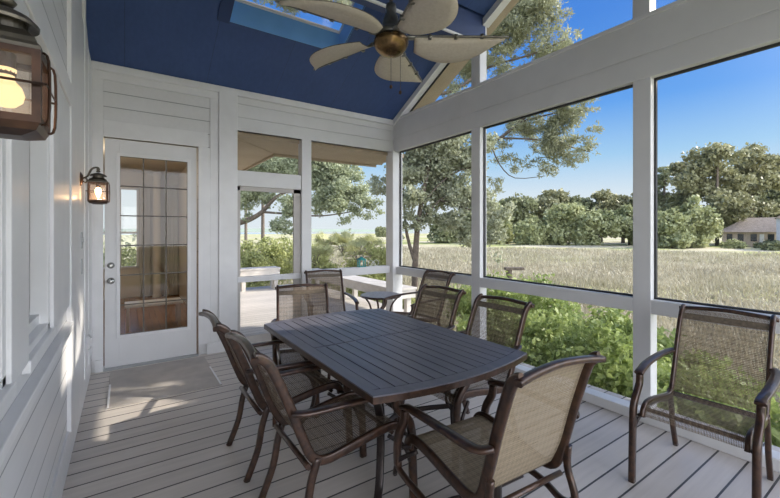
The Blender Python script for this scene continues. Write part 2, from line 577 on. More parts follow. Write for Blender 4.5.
# gable screens
gs = MB().add([(XR + .09, YN, ZC), (XR + .09, YB, ZC), (XR + .09, 3.15, zfar(3.15)), (XR + .09, 1.2, zr), (XR + .09, YN, zr - SL * (1.2 - YN))], [(0, 1, 2, 3, 4)])
w_ = empty('window_10', (XR + .09, 2, ZC)); struct(w_, 'triangular screened gable above the header beam', 'screen')
loc(gs.build('insect_screen', M['screen']), w_)

# back wall ---------------------------------------------------------------
TH = .12
d0, d1, dz = -.172, .70, 2.436          # door slab
mb = MB()
mb.box(XL - .1, d0 - .02, YB, YB + TH, 0, 3.2)            # left of the door
mb.box(d1 + .02, 1.00, YB, YB + TH, 0, 3.2)
mb.box(d0 - .02, d1 + .02, YB, YB + TH, dz + .02, 3.2)
struct(mb.build('wall_back', M['whitex']), 'white wall boards around the glazed door', 'wall')
# framing boards standing proud
pr = YB - .018
def tb(n, x0, x1, z0, z1, label, y0=pr, y1=YB, mat='whitetrim'):
    struct(MB().box(x0, x1, y0, y1, z0, z1).build('trim_%d' % n, M[mat], bevel=.003), label, 'trim')
tb(20, XL + .004, d0 - .01, 0, 3.04, 'white door casing beside the corner lantern')
tb(21, d1 + .015, d1 + .141, .12, dz + .01, 'narrow white casing on the hinge side of the door')
tb(22, d0 - .01, d1 + .115, dz + .01, 2.62, 'white head casing above the glazed door')
tb(23, XL, 1.0, 3.04, 3.16, 'white board along the ceiling above the door')
tb(24, d1 + .14, .935, .12, 3.04, 'flat white board between door casing and screen post')
tb(25, .935, 1.148, 0, 3.16, 'broad white post between the glazed door and screen door', pr - .02, YB + TH)
struct(MB().box(d1 + .10, .94, YB - .045, YB, 0, .125).build('baseboard_back', M['whitetrim'], bevel=.004), 'short white baseboard right of the glazed door', 'baseboard')
struct(MB().box(XL + .03, d0 - .012, YB - .045, YB, 0, .125).build('baseboard_corner', M['whitetrim'], bevel=.004), 'short white baseboard left of the glazed door', 'baseboard')
# header beam of the screened part
struct(MB().box(1.148, XR, YB, YB + TH, ZB, ZB + .155).box(1.148, XR, YB, YB + TH, ZB + .165, ZB + .32).box(1.148, XR, YB, YB + TH, ZB + .33, ZC).box(1.148, XR, YB + .012, YB + TH, ZB, ZC).build('trim_26', M['white'], bevel=.004),
       'white header beam over the screen door and deck window', 'beam')
struct(MB().box(XL, XR, YB - .035, YB, ZC - .075, ZC + .01).build('trim_27', M['whitetrim'], bevel=.01), 'white crown strip where back wall meets ceiling', 'trim')
struct(MB().box(1.985, 2.125, YB - .02, YB + TH, 0, ZB).build('trim_28', M['white'], bevel=.005), 'white post right of the screen door', 'post')
struct(MB().box(1.148, 1.985, YB, YB + TH, 2.02, 2.215).build('trim_29', M['white'], bevel=.004), 'white transom bar over the screen door', 'trim')
struct(MB().box(2.125, 3.452, YB, YB + .10, .80, .915).build('trim_30', M['white'], bevel=.005), 'white rail of the back wall beside the small round table', 'rail')
struct(MB().box(2.125, 3.452, YB - .1, YB + TH, 0, .08).build('trim_31', M['whitetrim'], bevel=.005), 'white curb under the back screen', 'trim')
def screenwin(n, x0, x1, zs, label):
    w_ = empty('window_%d' % n, ((x0 + x1) / 2, YB + .07, zs[0][0]))
    struct(w_, label, 'screen')
    for k, (a, b_) in enumerate(zs):
        loc(MB().add([(x0, YB + .075, a), (x1, YB + .075, a), (x1, YB + .075, b_), (x0, YB + .075, b_)], [(0, 1, 2, 3)]).build('insect_screen' if k == 0 else 'lower_screen', M['screen']), w_)
screenwin(1, 2.125, 3.452, [(.915, ZB), (.08, .80)], 'screened opening of the back wall facing the deck')
screenwin(2, 1.148, 1.985, [(2.215, ZB)], 'small screened transom over the screen door')
# screen door
t = empty('door_2', (1.566, YB + .05, 0)); struct(t, 'screen door with grey frame leading to the deck', 'door')
m_ = M['greyframe'] = simple('greige_frame', (.52, .49, .46), (.46, .43, .40), .5)
sd = MB()
sd.box(1.15, 1.195, YB + .02, YB + .055, .02, 2.02).box(1.885, 1.985, YB + .02, YB + .055, .02, 2.02)
sd.box(1.15, 1.985, YB + .02, YB + .055, 1.965, 2.02).box(1.15, 1.985, YB + .02, YB + .055, .02, .13)
loc(sd.build('frame', m_, bevel=.003), t)
loc(MB().box(1.16, 1.98, YB + .0, YB + .05, .815, .885).build('middle_rail', M['white'], bevel=.003), t)
loc(MB().add([(1.19, YB + .045, .12), (1.89, YB + .045, .12), (1.89, YB + .045, 1.97), (1.19, YB + .045, 1.97)], [(0, 1, 2, 3)]).build('insect_screen', M['screen']), t)

# glazed door
t = empty('door_1', ((d0 + d1) / 2, YB + .03, 0)); struct(t, 'white door with a tall leaded glass light', 'door')
gx0, gx1, gz0, gz1 = -.043, .606, .342, 2.262
y0, y1 = YB + .012, YB + .057
sl = MB()
sl.box(d0, gx0, y0, y1, .01, dz).box(gx1, d1, y0, y1, .01, dz).box(gx0, gx1, y0, y1, .01, gz0).box(gx0, gx1, y0, y1, gz1, dz)
loc(sl.build('door_slab', M['white'], bevel=.002), t)
st = MB()
for a in ((gx0 - .03, gx0 + .004, gz0 - .03, gz1 + .03), (gx1 - .004, gx1 + .03, gz0 - .03, gz1 + .03), (gx0, gx1, gz0 - .03, gz0 + .004), (gx0, gx1, gz1 - .004, gz1 + .03)):
    st.box(a[0], a[1], y0 - .008, y0 + .002, a[2], a[3])
loc(st.build('glazing_bead', M['whitetrim'], bevel=.003), t)
gl = loc(MB().add([(gx0, y0 + .018, gz0), (gx1, y0 + .018, gz0), (gx1, y0 + .018, gz1), (gx0, y0 + .018, gz1)], [(0, 1, 2, 3)]).build('glass_light', M['dglass']), t)
cm = MB()
for k in range(4):
    x = gx0 + (gx1 - gx0) * k / 3
    cm.box(x - .006, x + .006, y0 + .008, y0 + .028, gz0, gz1)
for k in range(7):
    z = gz0 + (gz1 - gz0) * k / 6
    cm.box(gx0, gx1, y0 + .009, y0 + .027, z - .006, z + .006)
loc(cm.build('caming', M['came']), t)
for nm_, z in (('deadbolt', 1.094), ('door_knob', .931)):
    r_ = MB()
    prof = [(.005, -.065), (.026, -.062), (.03, -.045), (.024, -.03), (.012, -.022), (.012, -.008), (.034, -.006), (.034, 0)] if nm_ == 'door_knob' else [(.012, -.03), (.02, -.028), (.022, -.012), (.032, -.008), (.033, 0)]
    rv = MB().lathe(prof, n=20)
    v = [(-.118 + a, y0 + c, z + b) for a, b, c in rv.v]
    o = MB().add(v, rv.f).build(nm_, M['nickel'], smooth=True)
    loc(o, t)
loc(MB().box(d0 - .01, d1 + .01, YB - .05, YB + .11, 0, .018).build('threshold', M['plate']), t)
# left wall -----------------------------------------------------------------
wl = MB()
WY = [(.95, 1.60, 1.0, 2.20), (1.86, 2.42, 1.0, 2.20)]    # window openings y0,y1,z0,z1
xw = XL - .012
wl.box(XL - .15, xw, YN, WY[0][0], 0, 3.7)
wl.box(XL - .15, xw, WY[0][1], WY[1][0], 0, 3.7)
wl.box(XL - .15, xw, WY[1][1], YB + .1, 0, 3.2)
for a in WY:
    wl.box(XL - .15, xw, a[0], a[1], 0, a[2]); wl.box(XL - .15, xw, a[0], a[1], a[3], 3.7)
wl.box(XL - .15, xw, YN, YB, 3.2, 5.2)
struct(wl.build('wall_left', M['whitex']), 'white shiplap house wall at left', 'wall')
struct(MB().box(XL - .02, XL, YN, YB - .02, 0, .20).box(XL - .02, XL + .0, YN, YB - .02, .2, .21).build('baseboard_left', M['whitetrim'], bevel=.003), 'white baseboard along the house wall', 'baseboard')
def lt(n, x1, y0, y1, z0, z1, label, x0=XL - .03, cat='trim'):
    struct(MB().box(x0, x1, y0, y1, z0, z1).build('trim_%d' % n, M['whitetrim'], bevel=.004), label, cat)
lt(32, XL + .012, YN, 3.12, 2.235, 2.37, 'white head board above the house windows')
lt(33, XL + .028, YN, 3.05, .865, .905, 'projecting white ledge along the house wall', XL - .02, 'ledge')
lt(34, XL + .004, 1.60, 1.86, .99, 2.235, 'white casing between the two house windows')
lt(43, XL + .002, 2.60, 3.12, .99, 2.235, 'flat white panel between the second house window and the tall board')
lt(35, XL + .006, 2.42, 2.61, .99, 2.235, 'white casing on the far side of the second house window')
lt(36, XL + .010, 3.12, 3.24, .20, 3.9, 'tall white board at the end of the window section')
lt(42, XL + .003, 3.24, 5.0, .20, 3.19, 'flat white boarding of the house wall behind the far lantern')
lt(37, XL + .010, 4.15, 4.24, .20, 3.45, 'narrow white batten near the corner lantern')
lt(38, XL + .008, 4.60, 5.0, .20, 3.15, 'white corner board of the house wall')
for k, a in enumerate(WY):
    t = empty('window_%d' % (3 + k), (XL - .06, (a[0] + a[1]) / 2, a[2]))
    struct(t, ['nearer double-hung house window behind the big lantern', 'farther house window with pale blind'][k], 'window')
    x = XL - .06
    f_ = MB()
    f_.box(x - .02, x + .052, a[0] - .001, a[0] + .045, a[2] - .001, a[3] + .001).box(x - .02, x + .052, a[1] - .045, a[1] + .001, a[2] - .001, a[3] + .001)
    f_.box(x - .02, x + .052, a[0], a[1], a[2] - .001, a[2] + .03).box(x - .02, x + .052, a[0], a[1], a[3] - .05, a[3] + .001)
    f_.box(x - .02, x + .02, a[0] + .04, a[1] - .04, a[2] + .03, a[2] + .075)
    if k == 0: f_.box(x - .03, x + .025, a[0], a[1], 1.62, 1.665)
    loc(f_.build('window_sash', M['whitetrim'], bevel=.003), t)
    loc(MB().add([(x - .01, a[0] + .04, a[2] + .05), (x - .01, a[1] - .04, a[2] + .05), (x - .01, a[1] - .04, a[3] - .04), (x - .01, a[0] + .04, a[3] - .04)], [(0, 1, 2, 3)]).build('glass_pane', M['wglass']), t)
    loc(MB().box(x - .045, x - .028, a[0] - .002, a[1] + .002, a[2] - .002, a[3] + .002).build('blind', M['blind']), t)
    loc(MB().box(XL - .075, XL + .012, a[0] - .02, a[1] + .02, a[2] - .045, a[2]).build('window_sill', M['whitetrim'], bevel=.004), t)

def tagloc(o, label, cat, group=None): return tag(o, label, cat, group)
# switch plates and outlet box on the house wall by the corner
pl = MB().box(XL - .012, XL + .012, 3.83, 3.90, 1.32, 1.45).box(XL + .012, XL + .02, 3.855, 3.875, 1.37, 1.40).build('light_switch', M['plate'], bevel=.003)
tag(pl, 'upper grey switch plate below the corner lantern', 'switch')
pl = MB().box(XL - .012, XL + .010, 3.83, 3.90, 1.12, 1.24).build('switch_plate', M['plate'], bevel=.003)
tag(pl, 'lower blank grey wall plate below the corner lantern', 'plate')
pl = MB().box(XL, XL + .03, 4.36, 4.44, .40, .52).box(XL + .03, XL + .042, 4.375, 4.425, .42, .50).build('outlet_box', M['whitetrim'], bevel=.004)
tag(pl, 'white outlet box low on the wall in the sunlight', 'outlet')

# doormat-like landing board
mt = MB().box(-.12, .76, 3.92, 4.93, 0, .008).build('doormat', M['concrete'], bevel=.002)
tag(mt, 'flat grey doormat on the deck before the glazed door', 'mat')
for x in (-.12, .745):
    MB().box(x, x + .015, 3.92, 4.5, .008, .012).build('edge_strip', M['whitetrim'], mt)

# room beyond the glazed door --------------------------------------------------
struct(MB().box(-2.2, 1.02, YB + .12, 10.2, -.06, 0).build('floor_inside', M['woodfloor']), 'glossy oak floor seen through the glazed door', 'floor')
mb = MB()
mb.box(-2.3, -2.2, YB + .12, 10.2, 0, 2.75).box(1.02, 1.10, YB + .12, 10.2, 0, 2.75)
mb.box(.26, 1.1, 10.2, 10.3, 0, 2.75).box(-2.3, -.42, 10.2, 10.3, 0, 2.75).box(-.42, .26, 10.2, 10.3, 0, .65).box(-.42, .26, 10.2, 10.3, 2.4, 2.75)
mb.box(-2.3, XL - .1, YB + .02, YB + .12, 0, 2.75)
mb.box(-2.3, 1.1, YB + .12, 10.3, 2.75, 2.85)
struct(mb.build('wall_inside', M['beige']), 'beige walls of the room beyond the glazed door', 'wall')
t = empty('window_11', (-.08, 10.2, .65)); struct(t, 'bright window in the room beyond the glazed door', 'window')
f_ = MB()
for x in (-.42, -.10, .22): f_.box(x, x + .04, 10.16, 10.24, .65, 2.4)
for z in (.65, 1.40, 2.36): f_.box(-.42, .26, 10.16, 10.24, z, z + .04)
loc(f_.build('window_frame', M['whitetrim']), t)
loc(MB().add([(-.42, 10.21, .65), (.26, 10.21, .65), (.26, 10.21, 2.4), (-.42, 10.21, 2.4)], [(0, 1, 2, 3)]).build('glass_pane', M['glass']), t)
cu = MB()
def drape(cx0, cx1, y, z0, z1, amp=.03, n=40):
    v = []; fs = []
    for i in range(n + 1):
        x = cx0 + (cx1 - cx0) * i / n
        yy = y + amp * math.sin(i * 1.3)
        v += [(x, yy, z0), (x, yy, z1)]
    fs = [(2 * i, 2 * i + 2, 2 * i + 3, 2 * i + 1) for i in range(n)]
    return v, fs
tag(cu.add(*drape(.28, .47, 10.08, .02, 2.5, .02)).build('curtain', M['curtain'], smooth=True), 'pale curtain hanging right of the bright room window', 'curtain')
cu = MB()
tag(cu.add(*drape(.73, 1.0, 9.95, .02, 2.5, .03)).build('curtain', M['curtain'], smooth=True), 'pale curtain in the right corner of the inner room', 'curtain')
tag(MB().lathe([(.09, 0), (.09, .04), (.07, .06), (.07, 2.6), (.09, 2.65), (.09, 2.74)], (.59, 9.9, 0), 20).build('column', M['beige'], smooth=True), 'slim tan column standing inside the room', 'column')
t = empty('coffee_table', (.35, 6.9, 0)); tag(t, 'low white table on the oak floor inside the room', 'table')
loc(MB().box(.0, .75, 6.75, 7.15, .34, .38).build('table_top', M['whitetrim'], bevel=.01), t)
for x, y in ((.04, 6.79), (.70, 6.79), (.04, 7.11), (.70, 7.11)):
    loc(MB().box(x - .02, x + .02, y - .02, y + .02, 0, .34).build('leg', M['beige']), t)
li = bpy.data.lights.new('room_fill', 'POINT'); li.energy = 34; li.color = (1, .86, .68); li.shadow_soft_size = .15  # unseen fill light added to brighten the room beyond the glazed door
lo = bpy.data.objects.new('room_fill', li); C.objects.link(lo); lo.location = (-.6, 7.4, 2.3)

# exterior soffits over the deck
struct(MB().prism([(1.90, 5.95), (1.05, 5.1), (3.78, 5.1), (3.78, 5.95)], 2, 2.66, 2.72).build('trim_39', M['soffit']), 'tan soffit outside the back wall', 'soffit')
struct(MB().prism([(1.05, 5.1), (1.90, 5.95), (1.90, 10.4), (1.05, 10.4)], 2, 2.655, 2.715).build('trim_40', M['soffit']), 'tan soffit of the adjoining house eave over the deck', 'soffit')
struct(MB().box(1.90, 1.93, 5.97, 10.4, 2.62, 2.80).box(1.90, 3.78, 5.95, 5.98, 2.62, 2.80).build('trim_41', M['soffit']), 'tan fascia board along the eaves', 'fascia')
struct(MB().prism([(.0, 4.0), (1.95, 2.78), (1.95, 2.84), (.0, 4.06)], 1, 5.98, 10.6).build('roof_inner', M['roofsh']), 'shingled roof of the adjoining house wing', 'roof')

# outer deck and its benches
struct(MB().box(1.10, 4.35, YB + .12, 10.45, -.14, -.02).build('outer_deck', M['odeck']), 'sunlit grey deck outside the screen door', 'deck')
def bench(name, label, x0, x1, y0, y1, z1, ap, legs):
    t = empty(name, ((x0 + x1) / 2, (y0 + y1) / 2, -.02)); tag(t, label, 'bench', 'built-in deck benches')
    loc(MB().box(x0, x1, y0, y1, z1 - .04, z1).build('seat', M['benchwood'], bevel=.004), t)
    loc(MB().box(x0 + .02, x1 - .02, y0 + .02, y1 - .02, z1 - .04 - ap, z1 - .04).build('apron', M['benchwood']), t)
    for x, y in legs:
        loc(MB().box(x - .045, x + .045, y - .045, y + .045, -.02, z1 - .04 - ap).build('leg', M['benchwood']), t)
bench('deck_bench', 'white bench along the marsh side of the deck', 3.78, 4.25, 5.35, 9.6, .47, .14, [(3.86, 5.5), (3.86, 7.4), (3.86, 9.4), (4.15, 5.5), (4.15, 7.4), (4.15, 9.4)])
bench('deck_bench', 'sunlit white bench across the far end of the deck', 1.3, 3.3, 9.75, 10.2, .53, .20, [(1.4, 9.85), (2.4, 9.85), (3.2, 9.85), (1.4, 10.1), (3.2, 10.1)])
# teal lantern and wire ornament on the rail
t = empty('candle_lantern', (2.96, YB + .05, .915)); tag(t, 'small teal lantern on the back rail', 'lantern')
loc(MB().box(2.90, 3.02, YB + .01, YB + .09, .915, .93).box(2.905, 2.92, YB + .015, YB + .03, .93, 1.02).box(3.0, 3.015, YB + .015, YB + .03, .93, 1.02).box(2.905, 2.92, YB + .07, YB + .085, .93, 1.02).box(3.0, 3.015, YB + .07, YB + .085, .93, 1.02).build('body', M['teal']), t)
loc(MB().lathe([(.085, 0), (.03, .035), (.012, .05)], (2.96, YB + .05, 1.02), 4, True).build('cap', M['teal']), t)
o = MB()
for cx in (3.12, 3.22):
    o.sweep([(cx + .045 * math.cos(a), YB + .05, .965 + .045 * math.sin(a)) for a in np.linspace(-1.57, 4.71, 15)], .008, smooth=2, n=6)
o.sweep([(3.12, YB + .05, .92), (3.17, YB + .05, .99), (3.22, YB + .05, .92)], .008, n=6)
tag(o.build('wire_ornament', M['wire']), 'pale looped wire ornament beside the teal lantern', 'ornament')

# ------------------------------------------------------------------ wall lanterns
def wall_lantern(name, y, z, label, bare, ww, hh, bs):
    """centre of glass body at z, wall at XL; bracket arm to the body"""
    t = empty(name, (XL, y, z)); tag(t, label, 'lantern', 'porch wall lanterns')
    cx = XL + .113 - XL
    P = lambda mb, n, m, par=t, **k: mb.build(n, M[m], par, **k)
    P(MB().lathe([(.0, 0), (.05, .0), (.055, .006), (.04, .014), (.03, .02)], n=20), 'wall_plate', 'copper', smooth=True)
    pl = t.children[0]; pl.rotation_euler = (0, math.pi / 2, 0); pl.location = (0.0, 0, .095)
    arm = MB().sweep([(.012, 0, .10), (.045, 0, .12), (.07, 0, hh + .10), (.095, 0, hh + .118), (.115, 0, hh + .115), (.115, 0, hh + .10)], .012, n=8)
    arm.sweep([(.012, 0, .085), (.035, 0, .07), (.045, 0, .09), (.035, 0, .105)], .009, n=8)
    P(arm, 'bracket_arm', 'verdigris', smooth=True)
    # roof tiers
    rf = MB()
    r2 = math.sqrt(2)
    rf.lathe([(ww * r2 * 1.12, hh), (ww * r2 * 1.12, hh + .006), (ww * r2 * .98, hh + .014), (ww * r2 * .94, hh + .022), (ww * r2 * .60, hh + .038)], (cx, 0, 0), 4, True)
    rf.lathe([(ww * .60, hh + .034), (ww * .60, hh + .054), (ww * .94, hh + .050), (ww * .96, hh + .055), (ww * .74, hh + .066), (ww * .40, hh + .074), (.012, hh + .078)], (cx, 0, 0), 24)
    P(rf, 'roof', 'verdigris')
    P(MB().lathe([(.010, hh + .082), (.015, hh + .090), (.008, hh + .098), (.013, hh + .106), (.004, hh + .118)], (cx, 0, 0), 14), 'finial', 'verdigris', smooth=True)
    fr = MB()
    for sx in (-1, 1):
        for sy in (-1, 1):
            fr.box(cx + sx * ww - .006, cx + sx * ww + .006, sy * ww - .006, sy * ww + .006, -hh, hh)
    for zz in (-hh, hh - .010):
        fr.box(cx - ww, cx + ww, -ww - .005, -ww + .005, zz, zz + .012).box(cx - ww, cx + ww, ww - .005, ww + .005, zz, zz + .012)
        fr.box(cx - ww - .005, cx - ww + .005, -ww, ww, zz, zz + .012).box(cx + ww - .005, cx + ww + .005, -ww, ww, zz, zz + .012)
    P(fr, 'cage_frame', 'copper')
    ba = MB().lathe([(ww * r2 * .5, -hh - .02), (ww * r2 * .98, -hh - .012), (ww * r2 * 1.1, -hh)], (cx, 0, 0), 4, True)
    P(ba, 'base_pan', 'copper')
    P(MB().add([(cx + a * ww, b_ * ww, z) for z in (-hh, hh) for a, b_ in ((-1, -1), (1, -1), (1, 1), (-1, 1))], [(0, 1, 5, 4), (1, 2, 6, 5), (2, 3, 7, 6), (3, 0, 4, 7)]), 'glass', 'lglass')
    g = MB()
    e = ww + .014
    g.sweep([(cx - e, -e, .002), (cx + e, -e, .002), (cx + e, e, .002), (cx - e, e, .002), (cx - e, -e, .002)], .004, smooth=0, n=6)
    for sx, sy in ((1, -1), (1, 1), (-1, 1), (-1, -1)):
        k = .25 * e
    g.sweep([(cx + e - .012, -e * .6, hh), (cx + e, -e * .6, hh - .012), (cx + e, -e * .6, -hh + .012), (cx + e - .012, -e * .6, -hh)], .004, n=6)
    g.sweep([(cx + e - .012, e * .6, hh), (cx + e, e * .6, hh - .012), (cx + e, e * .6, -hh + .012), (cx + e - .012, e * .6, -hh)], .004, n=6)
    P(g, 'guard_wire', 'copper')
    b = MB()
    if bare:
        b.lathe([(.006, -.045), (.010, -.03), (.020, -.005), (.023, .012), (.016, .030), (.004, .04)], (cx, 0, 0), 18)
    else:
        b.lathe([(.004, -.052), (.020, -.048), (.034, -.034), (.038, -.016), (.032, .004), (.020, .018), (.017, .028), (.021, .04), (.022, .05)], (cx, 0, .004), 24)
    b.v = [(cx + (q[0] - cx) * bs, q[1] * bs, q[2] * bs) for q in b.v]
    P(b, 'bulb', 'bulbw2' if bare else 'bulbw', smooth=True)
    P(MB().lathe([(.014, .045 * bs - .006), (.014, hh)], (cx, 0, 0), 14), 'socket', 'copper')
    li = bpy.data.lights.new('lantern_light', 'POINT'); li.energy = 2.0 if bare else .22; li.color = (1, .66, .36); li.shadow_soft_size = .02
    lo = bpy.data.objects.new('lantern_light', li); C.objects.link(lo); lo.parent = t; lo.location = (cx + .0, 0, -.062 if bare else -.047)
    return t
wall_lantern('wall_lantern', .93, 1.703, 'large near copper wall lantern with a frosted glowing bulb', False, .047, .062, .66)
wall_lantern('wall_lantern', 3.80, 1.762, 'small far copper wall lantern glowing beside the glazed door', True, .058, .074, 1.0)

# ------------------------------------------------------------------ ceiling fan
FX, FY, FZ = 1.363, 1.976, 2.63
t = empty('ceiling_fan', (FX, FY, FZ)); tag(t, 'ceiling fan with five cream canvas sail blades', 'fan')
F_ = lambda mb, n, m, par=t, **k: mb.build(n, M[m], par, **k)
ztop = znear(FY) - FZ
F_(MB().lathe([(.011, .19), (.011, ztop)], n=12), 'downrod', 'frame2', smooth=True)
F_(MB().lathe([(.075, ztop), (.07, ztop - .04), (.02, ztop - .08)], n=24), 'canopy', 'pewter', smooth=True)
F_(MB().lathe([(.018, .24), (.03, .23), (.034, .20), (.03, .175), (.04, .16), (.05, .13), (.058, .09), (.085, .065), (.10, .05), (.10, .03), (.09, .015)], n=32), 'motor_neck', 'pewter', smooth=True)
F_(MB().lathe([(.104, .022), (.110, .005), (.108, -.015), (.095, -.045), (.07, -.07), (.035, -.085), (.006, -.088)], n=32), 'motor_bowl', 'brass', smooth=True)
R_ = .70
for k in range(5):
    a = math.radians(-36 + 72 * k)
    b = empty('blade', (0, 0, 0), 0); b.parent = t; b.rotation_euler = (0, 0, a)
    # turn the empty into a mesh part: spine rod is the blade, canvas its sub-part
    bpy.data.objects.remove(b)
    sp = MB().sweep([(.09, 0, .03), (.20, -.005, .030), (.45, -.012, .022), (R_ + .02, -.008, .016)], .013, n=8)
    sp.box(.07, .15, -.02, .02, .018, .030)
    for q in (.24, .40, .56): sp.box(q - .010, q + .010, -.020, .012, .012, .034)
    so = sp.build('blade_spine', M['pewter'], t, smooth=True); so.rotation_euler = (0, 0, a)
    n = 22; v = []; fs = []
    for i in range(n + 1):
        s = i / n
        x = .145 + (R_ - .145) * s
        wdt = .255 * (math.sin(math.pi * min(1, (s * .80 + .16))) ** .75) * (1 if s < .97 else 1) 
        wdt = .245 * max(0.02, (1 - abs(2 * s - .80) ** 2.6 / 1.62)) if s <= .4 else .245 * max(0.0, 1 - ((s - .4) / .6) ** 2.3)
        if s < .4: wdt = .245 * (1 - .45 * ((.4 - s) / .4) ** 2)
        for j in range(6):
            q = j / 5
            v.append((x, -.006 + wdt * q, .022 - .05 * q * wdt / .24 - .018 * math.sin(math.pi * q)))
    fs = [(i * 6 + j, (i + 1) * 6 + j, (i + 1) * 6 + j + 1, i * 6 + j + 1) for i in range(n) for j in range(5)]
    c = MB().add(v, fs).build('canvas_sail', M['canvas'], so, smooth=True)
    sm = c.modifiers.new('thick', 'SOLIDIFY'); sm.thickness = .003
    ed = [v[i * 6 + 5] for i in range(0, n + 1, 2)]
    ed = [v[0 + j] for j in range(0, 5, 2)] + ed
    MB().sweep(ed, .005, n=6, smooth=1).build('sail_hem', M['slinghem'], so)
for x, ln in ((-.035, .23), (.035, .25)):
    ch_ = MB().sweep([(x, -.05, -.07), (x, -.05, -.07 - ln)], .003, smooth=0, n=5)
    co = ch_.build('pull_chain', M['brass'], t)
    MB().lathe([(.002, .012), (.009, .004), (.009, -.006), (.002, -.014)], (x, -.05, -.07 - ln), 10).build('pull_knob', M['copper'], co)


# ------------------------------------------------------------------ dining table
TX0, TX1, TY0, TY1, TZ = .915, 2.01, 1.465, 3.10, .72
cxm, cym = (TX0 + TX1) / 2, (TY0 + TY1) / 2
t = empty('dining_table', (cxm, cym, 0)); tag(t, 'slate-grey slatted dining table with bowed ends', 'table')
hw, hl, bow = (TX1 - TX0) / 2, (TY1 - TY0) / 2, .08
yend = lambda x: hl + bow * (1 - (x / hw) ** 2)
top = MB()
bd = .07
ns = 13
for half in (-1, 1):
    for k in range(ns):
        a = -hw + bd + (2 * (hw - bd)) * k / ns + .004
        b_ = -hw + bd + (2 * (hw - bd)) * (k + 1) / ns - .004
        y0_, y1a, y1b = .008, yend(a) - bd - .004, yend(b_) - bd - .004
        q = [(a, y0_), (b_, y0_), (b_, y1b), (a, y1a)]
        if half < 0: q = [(x, -y) for x, y in q][::-1]
        top.prism(q, 2, TZ - .022, TZ)
def strip(mb, o, i, z0, z1):
    n = len(o)
    for k in range(n - 1):
        mb.prism([i[k], i[k + 1], o[k + 1], o[k]], 2, z0, z1)
xs = np.linspace(-hw, hw, 17)
for s in (1, -1):
    o_ = [(x, s * yend(x)) for x in xs]
    i_ = [(x, s * (yend(x) - bd)) for x in xs]
    strip(top, o_ if s < 0 else o_[::-1], i_ if s < 0 else i_[::-1], TZ - .035, TZ)
    top.box(min(s * hw, s * (hw - bd)), max(s * hw, s * (hw - bd)), -hl + bd * .9, hl - bd * .9, TZ - .035, TZ)
top.box(-hw + bd, hw - bd, -.006, .006, TZ - .022, TZ - .004)
top.build('tabletop', M['table'], t)
eb = MB()
for s in (1, -1):
    o_ = [(x * 1.003, s * (yend(x) + .003)) for x in xs]; i_ = [(x, s * (yend(x) - .01)) for x in xs]
    strip(eb, o_ if s < 0 else o_[::-1], i_ if s < 0 else i_[::-1], TZ - .037, TZ - .006)
    eb.box(min(s * (hw + .003), s * (hw - .01)), max(s * (hw + .003), s * (hw - .01)), -hl, hl, TZ - .037, TZ - .006)
eb.build('edge_band', M['frame'], t)
un = MB().prism([(x, yend(x) - .03) for x in xs] + [(x, -yend(x) + .03) for x in xs[::-1]], 2, TZ - .030, TZ - .023)
un.build('under_panel', M['tabledark'], t)
ap = MB()
ap.box(-hw + .08, -hw + .10, -hl + .15, hl - .15, TZ - .075, TZ - .03).box(hw - .10, hw - .08, -hl + .15, hl - .15, TZ - .075, TZ - .03)
ap.box(-hw + .08, hw - .08, -hl + .15, -hl + .17, TZ - .075, TZ - .03).box(-hw + .08, hw - .08, hl - .17, hl - .15, TZ - .075, TZ - .03)
ap.build('apron', M['frame2'], t)
for sx in (-1, 1):
    for sy in (-1, 1):
        l = MB()
        A = lambda r, z: (sx * (hw - r), sy * (hl - r * 1.1 - .06), z)
        l.sweep([A(.05, .69), (A(.12, .62)), A(.22, .50), A(.27, .36), A(.27, .20), A(.24, .06), A(.20, .012)], .045, .022, side=(sx, -sy, 0))
        l.sweep([A(.15, .69), A(.20, .60), A(.27, .50), A(.30, .38), A(.27, .30)], .035, .018, side=(sx, -sy, 0))
        l.lathe([(.028, 0), (.028, .018), (.015, .026)], A(.20, 0), 12)
        l.build('leg', M['frame2'], t, smooth=True)
st = MB()
B = lambda sx, sy: (sx * (hw - .26), sy * (hl - .346), .34)
st.sweep([B(-1, -1), (0, -hl * .35, .30), B(1, -1)], .03, .018, side=(0, 0, 1))
st.sweep([B(-1, 1), (0, hl * .35, .30), B(1, 1)], .03, .018, side=(0, 0, 1))
st.sweep([(0, -hl * .35, .30), (0, hl * .35, .30)], .03, .018, side=(0, 0, 1), smooth=0)
st.build('stretcher', M['frame2'], t, smooth=True)


# ------------------------------------------------------------------ chairs
def uvgrid(name, prof, hwid, mat, parent, sag=.012, nx=8):
    """cloth between rails: prof is a list of (y,z) along its length"""
    m = len(prof)
    v, f = [], []
    for (y, z) in prof:
        for i in range(nx + 1):
            s = i / nx * 2 - 1
            v.append((hwid * s, y, z))
    for k in range(m - 1):
        for i in range(nx):
            f.append((k * (nx + 1) + i, k * (nx + 1) + i + 1, (k + 1) * (nx + 1) + i + 1, (k + 1) * (nx + 1) + i))
    o = MB().add(v, f).build(name, mat, parent)
    uv = o.data.uv_layers.new(name='UVMap')
    for p in o.data.polygons:
        p.use_smooth = True
        for li_ in p.loop_indices:
            vi = o.data.loops[li_].vertex_index
            uv.data[li_].uv = ((vi % (nx + 1)) / nx, (vi // (nx + 1)) / (m - 1))
    return o


def smoothline(P, k=4):
    Q = []
    for i in range(len(P) - 1):
        p0 = P[max(i - 1, 0)]; p1 = P[i]; p2 = P[i + 1]; p3 = P[min(i + 2, len(P) - 1)]
        for j in range(k):
            t = j / k
            Q.append(tuple(.5 * ((2 * b) + (c - a) * t + (2 * a - 5 * b + 4 * c - d) * t * t + (3 * b - a - 3 * c + d) * t ** 3) for a, b, c, d in zip(p0, p1, p2, p3)))
    return Q + [P[-1]]


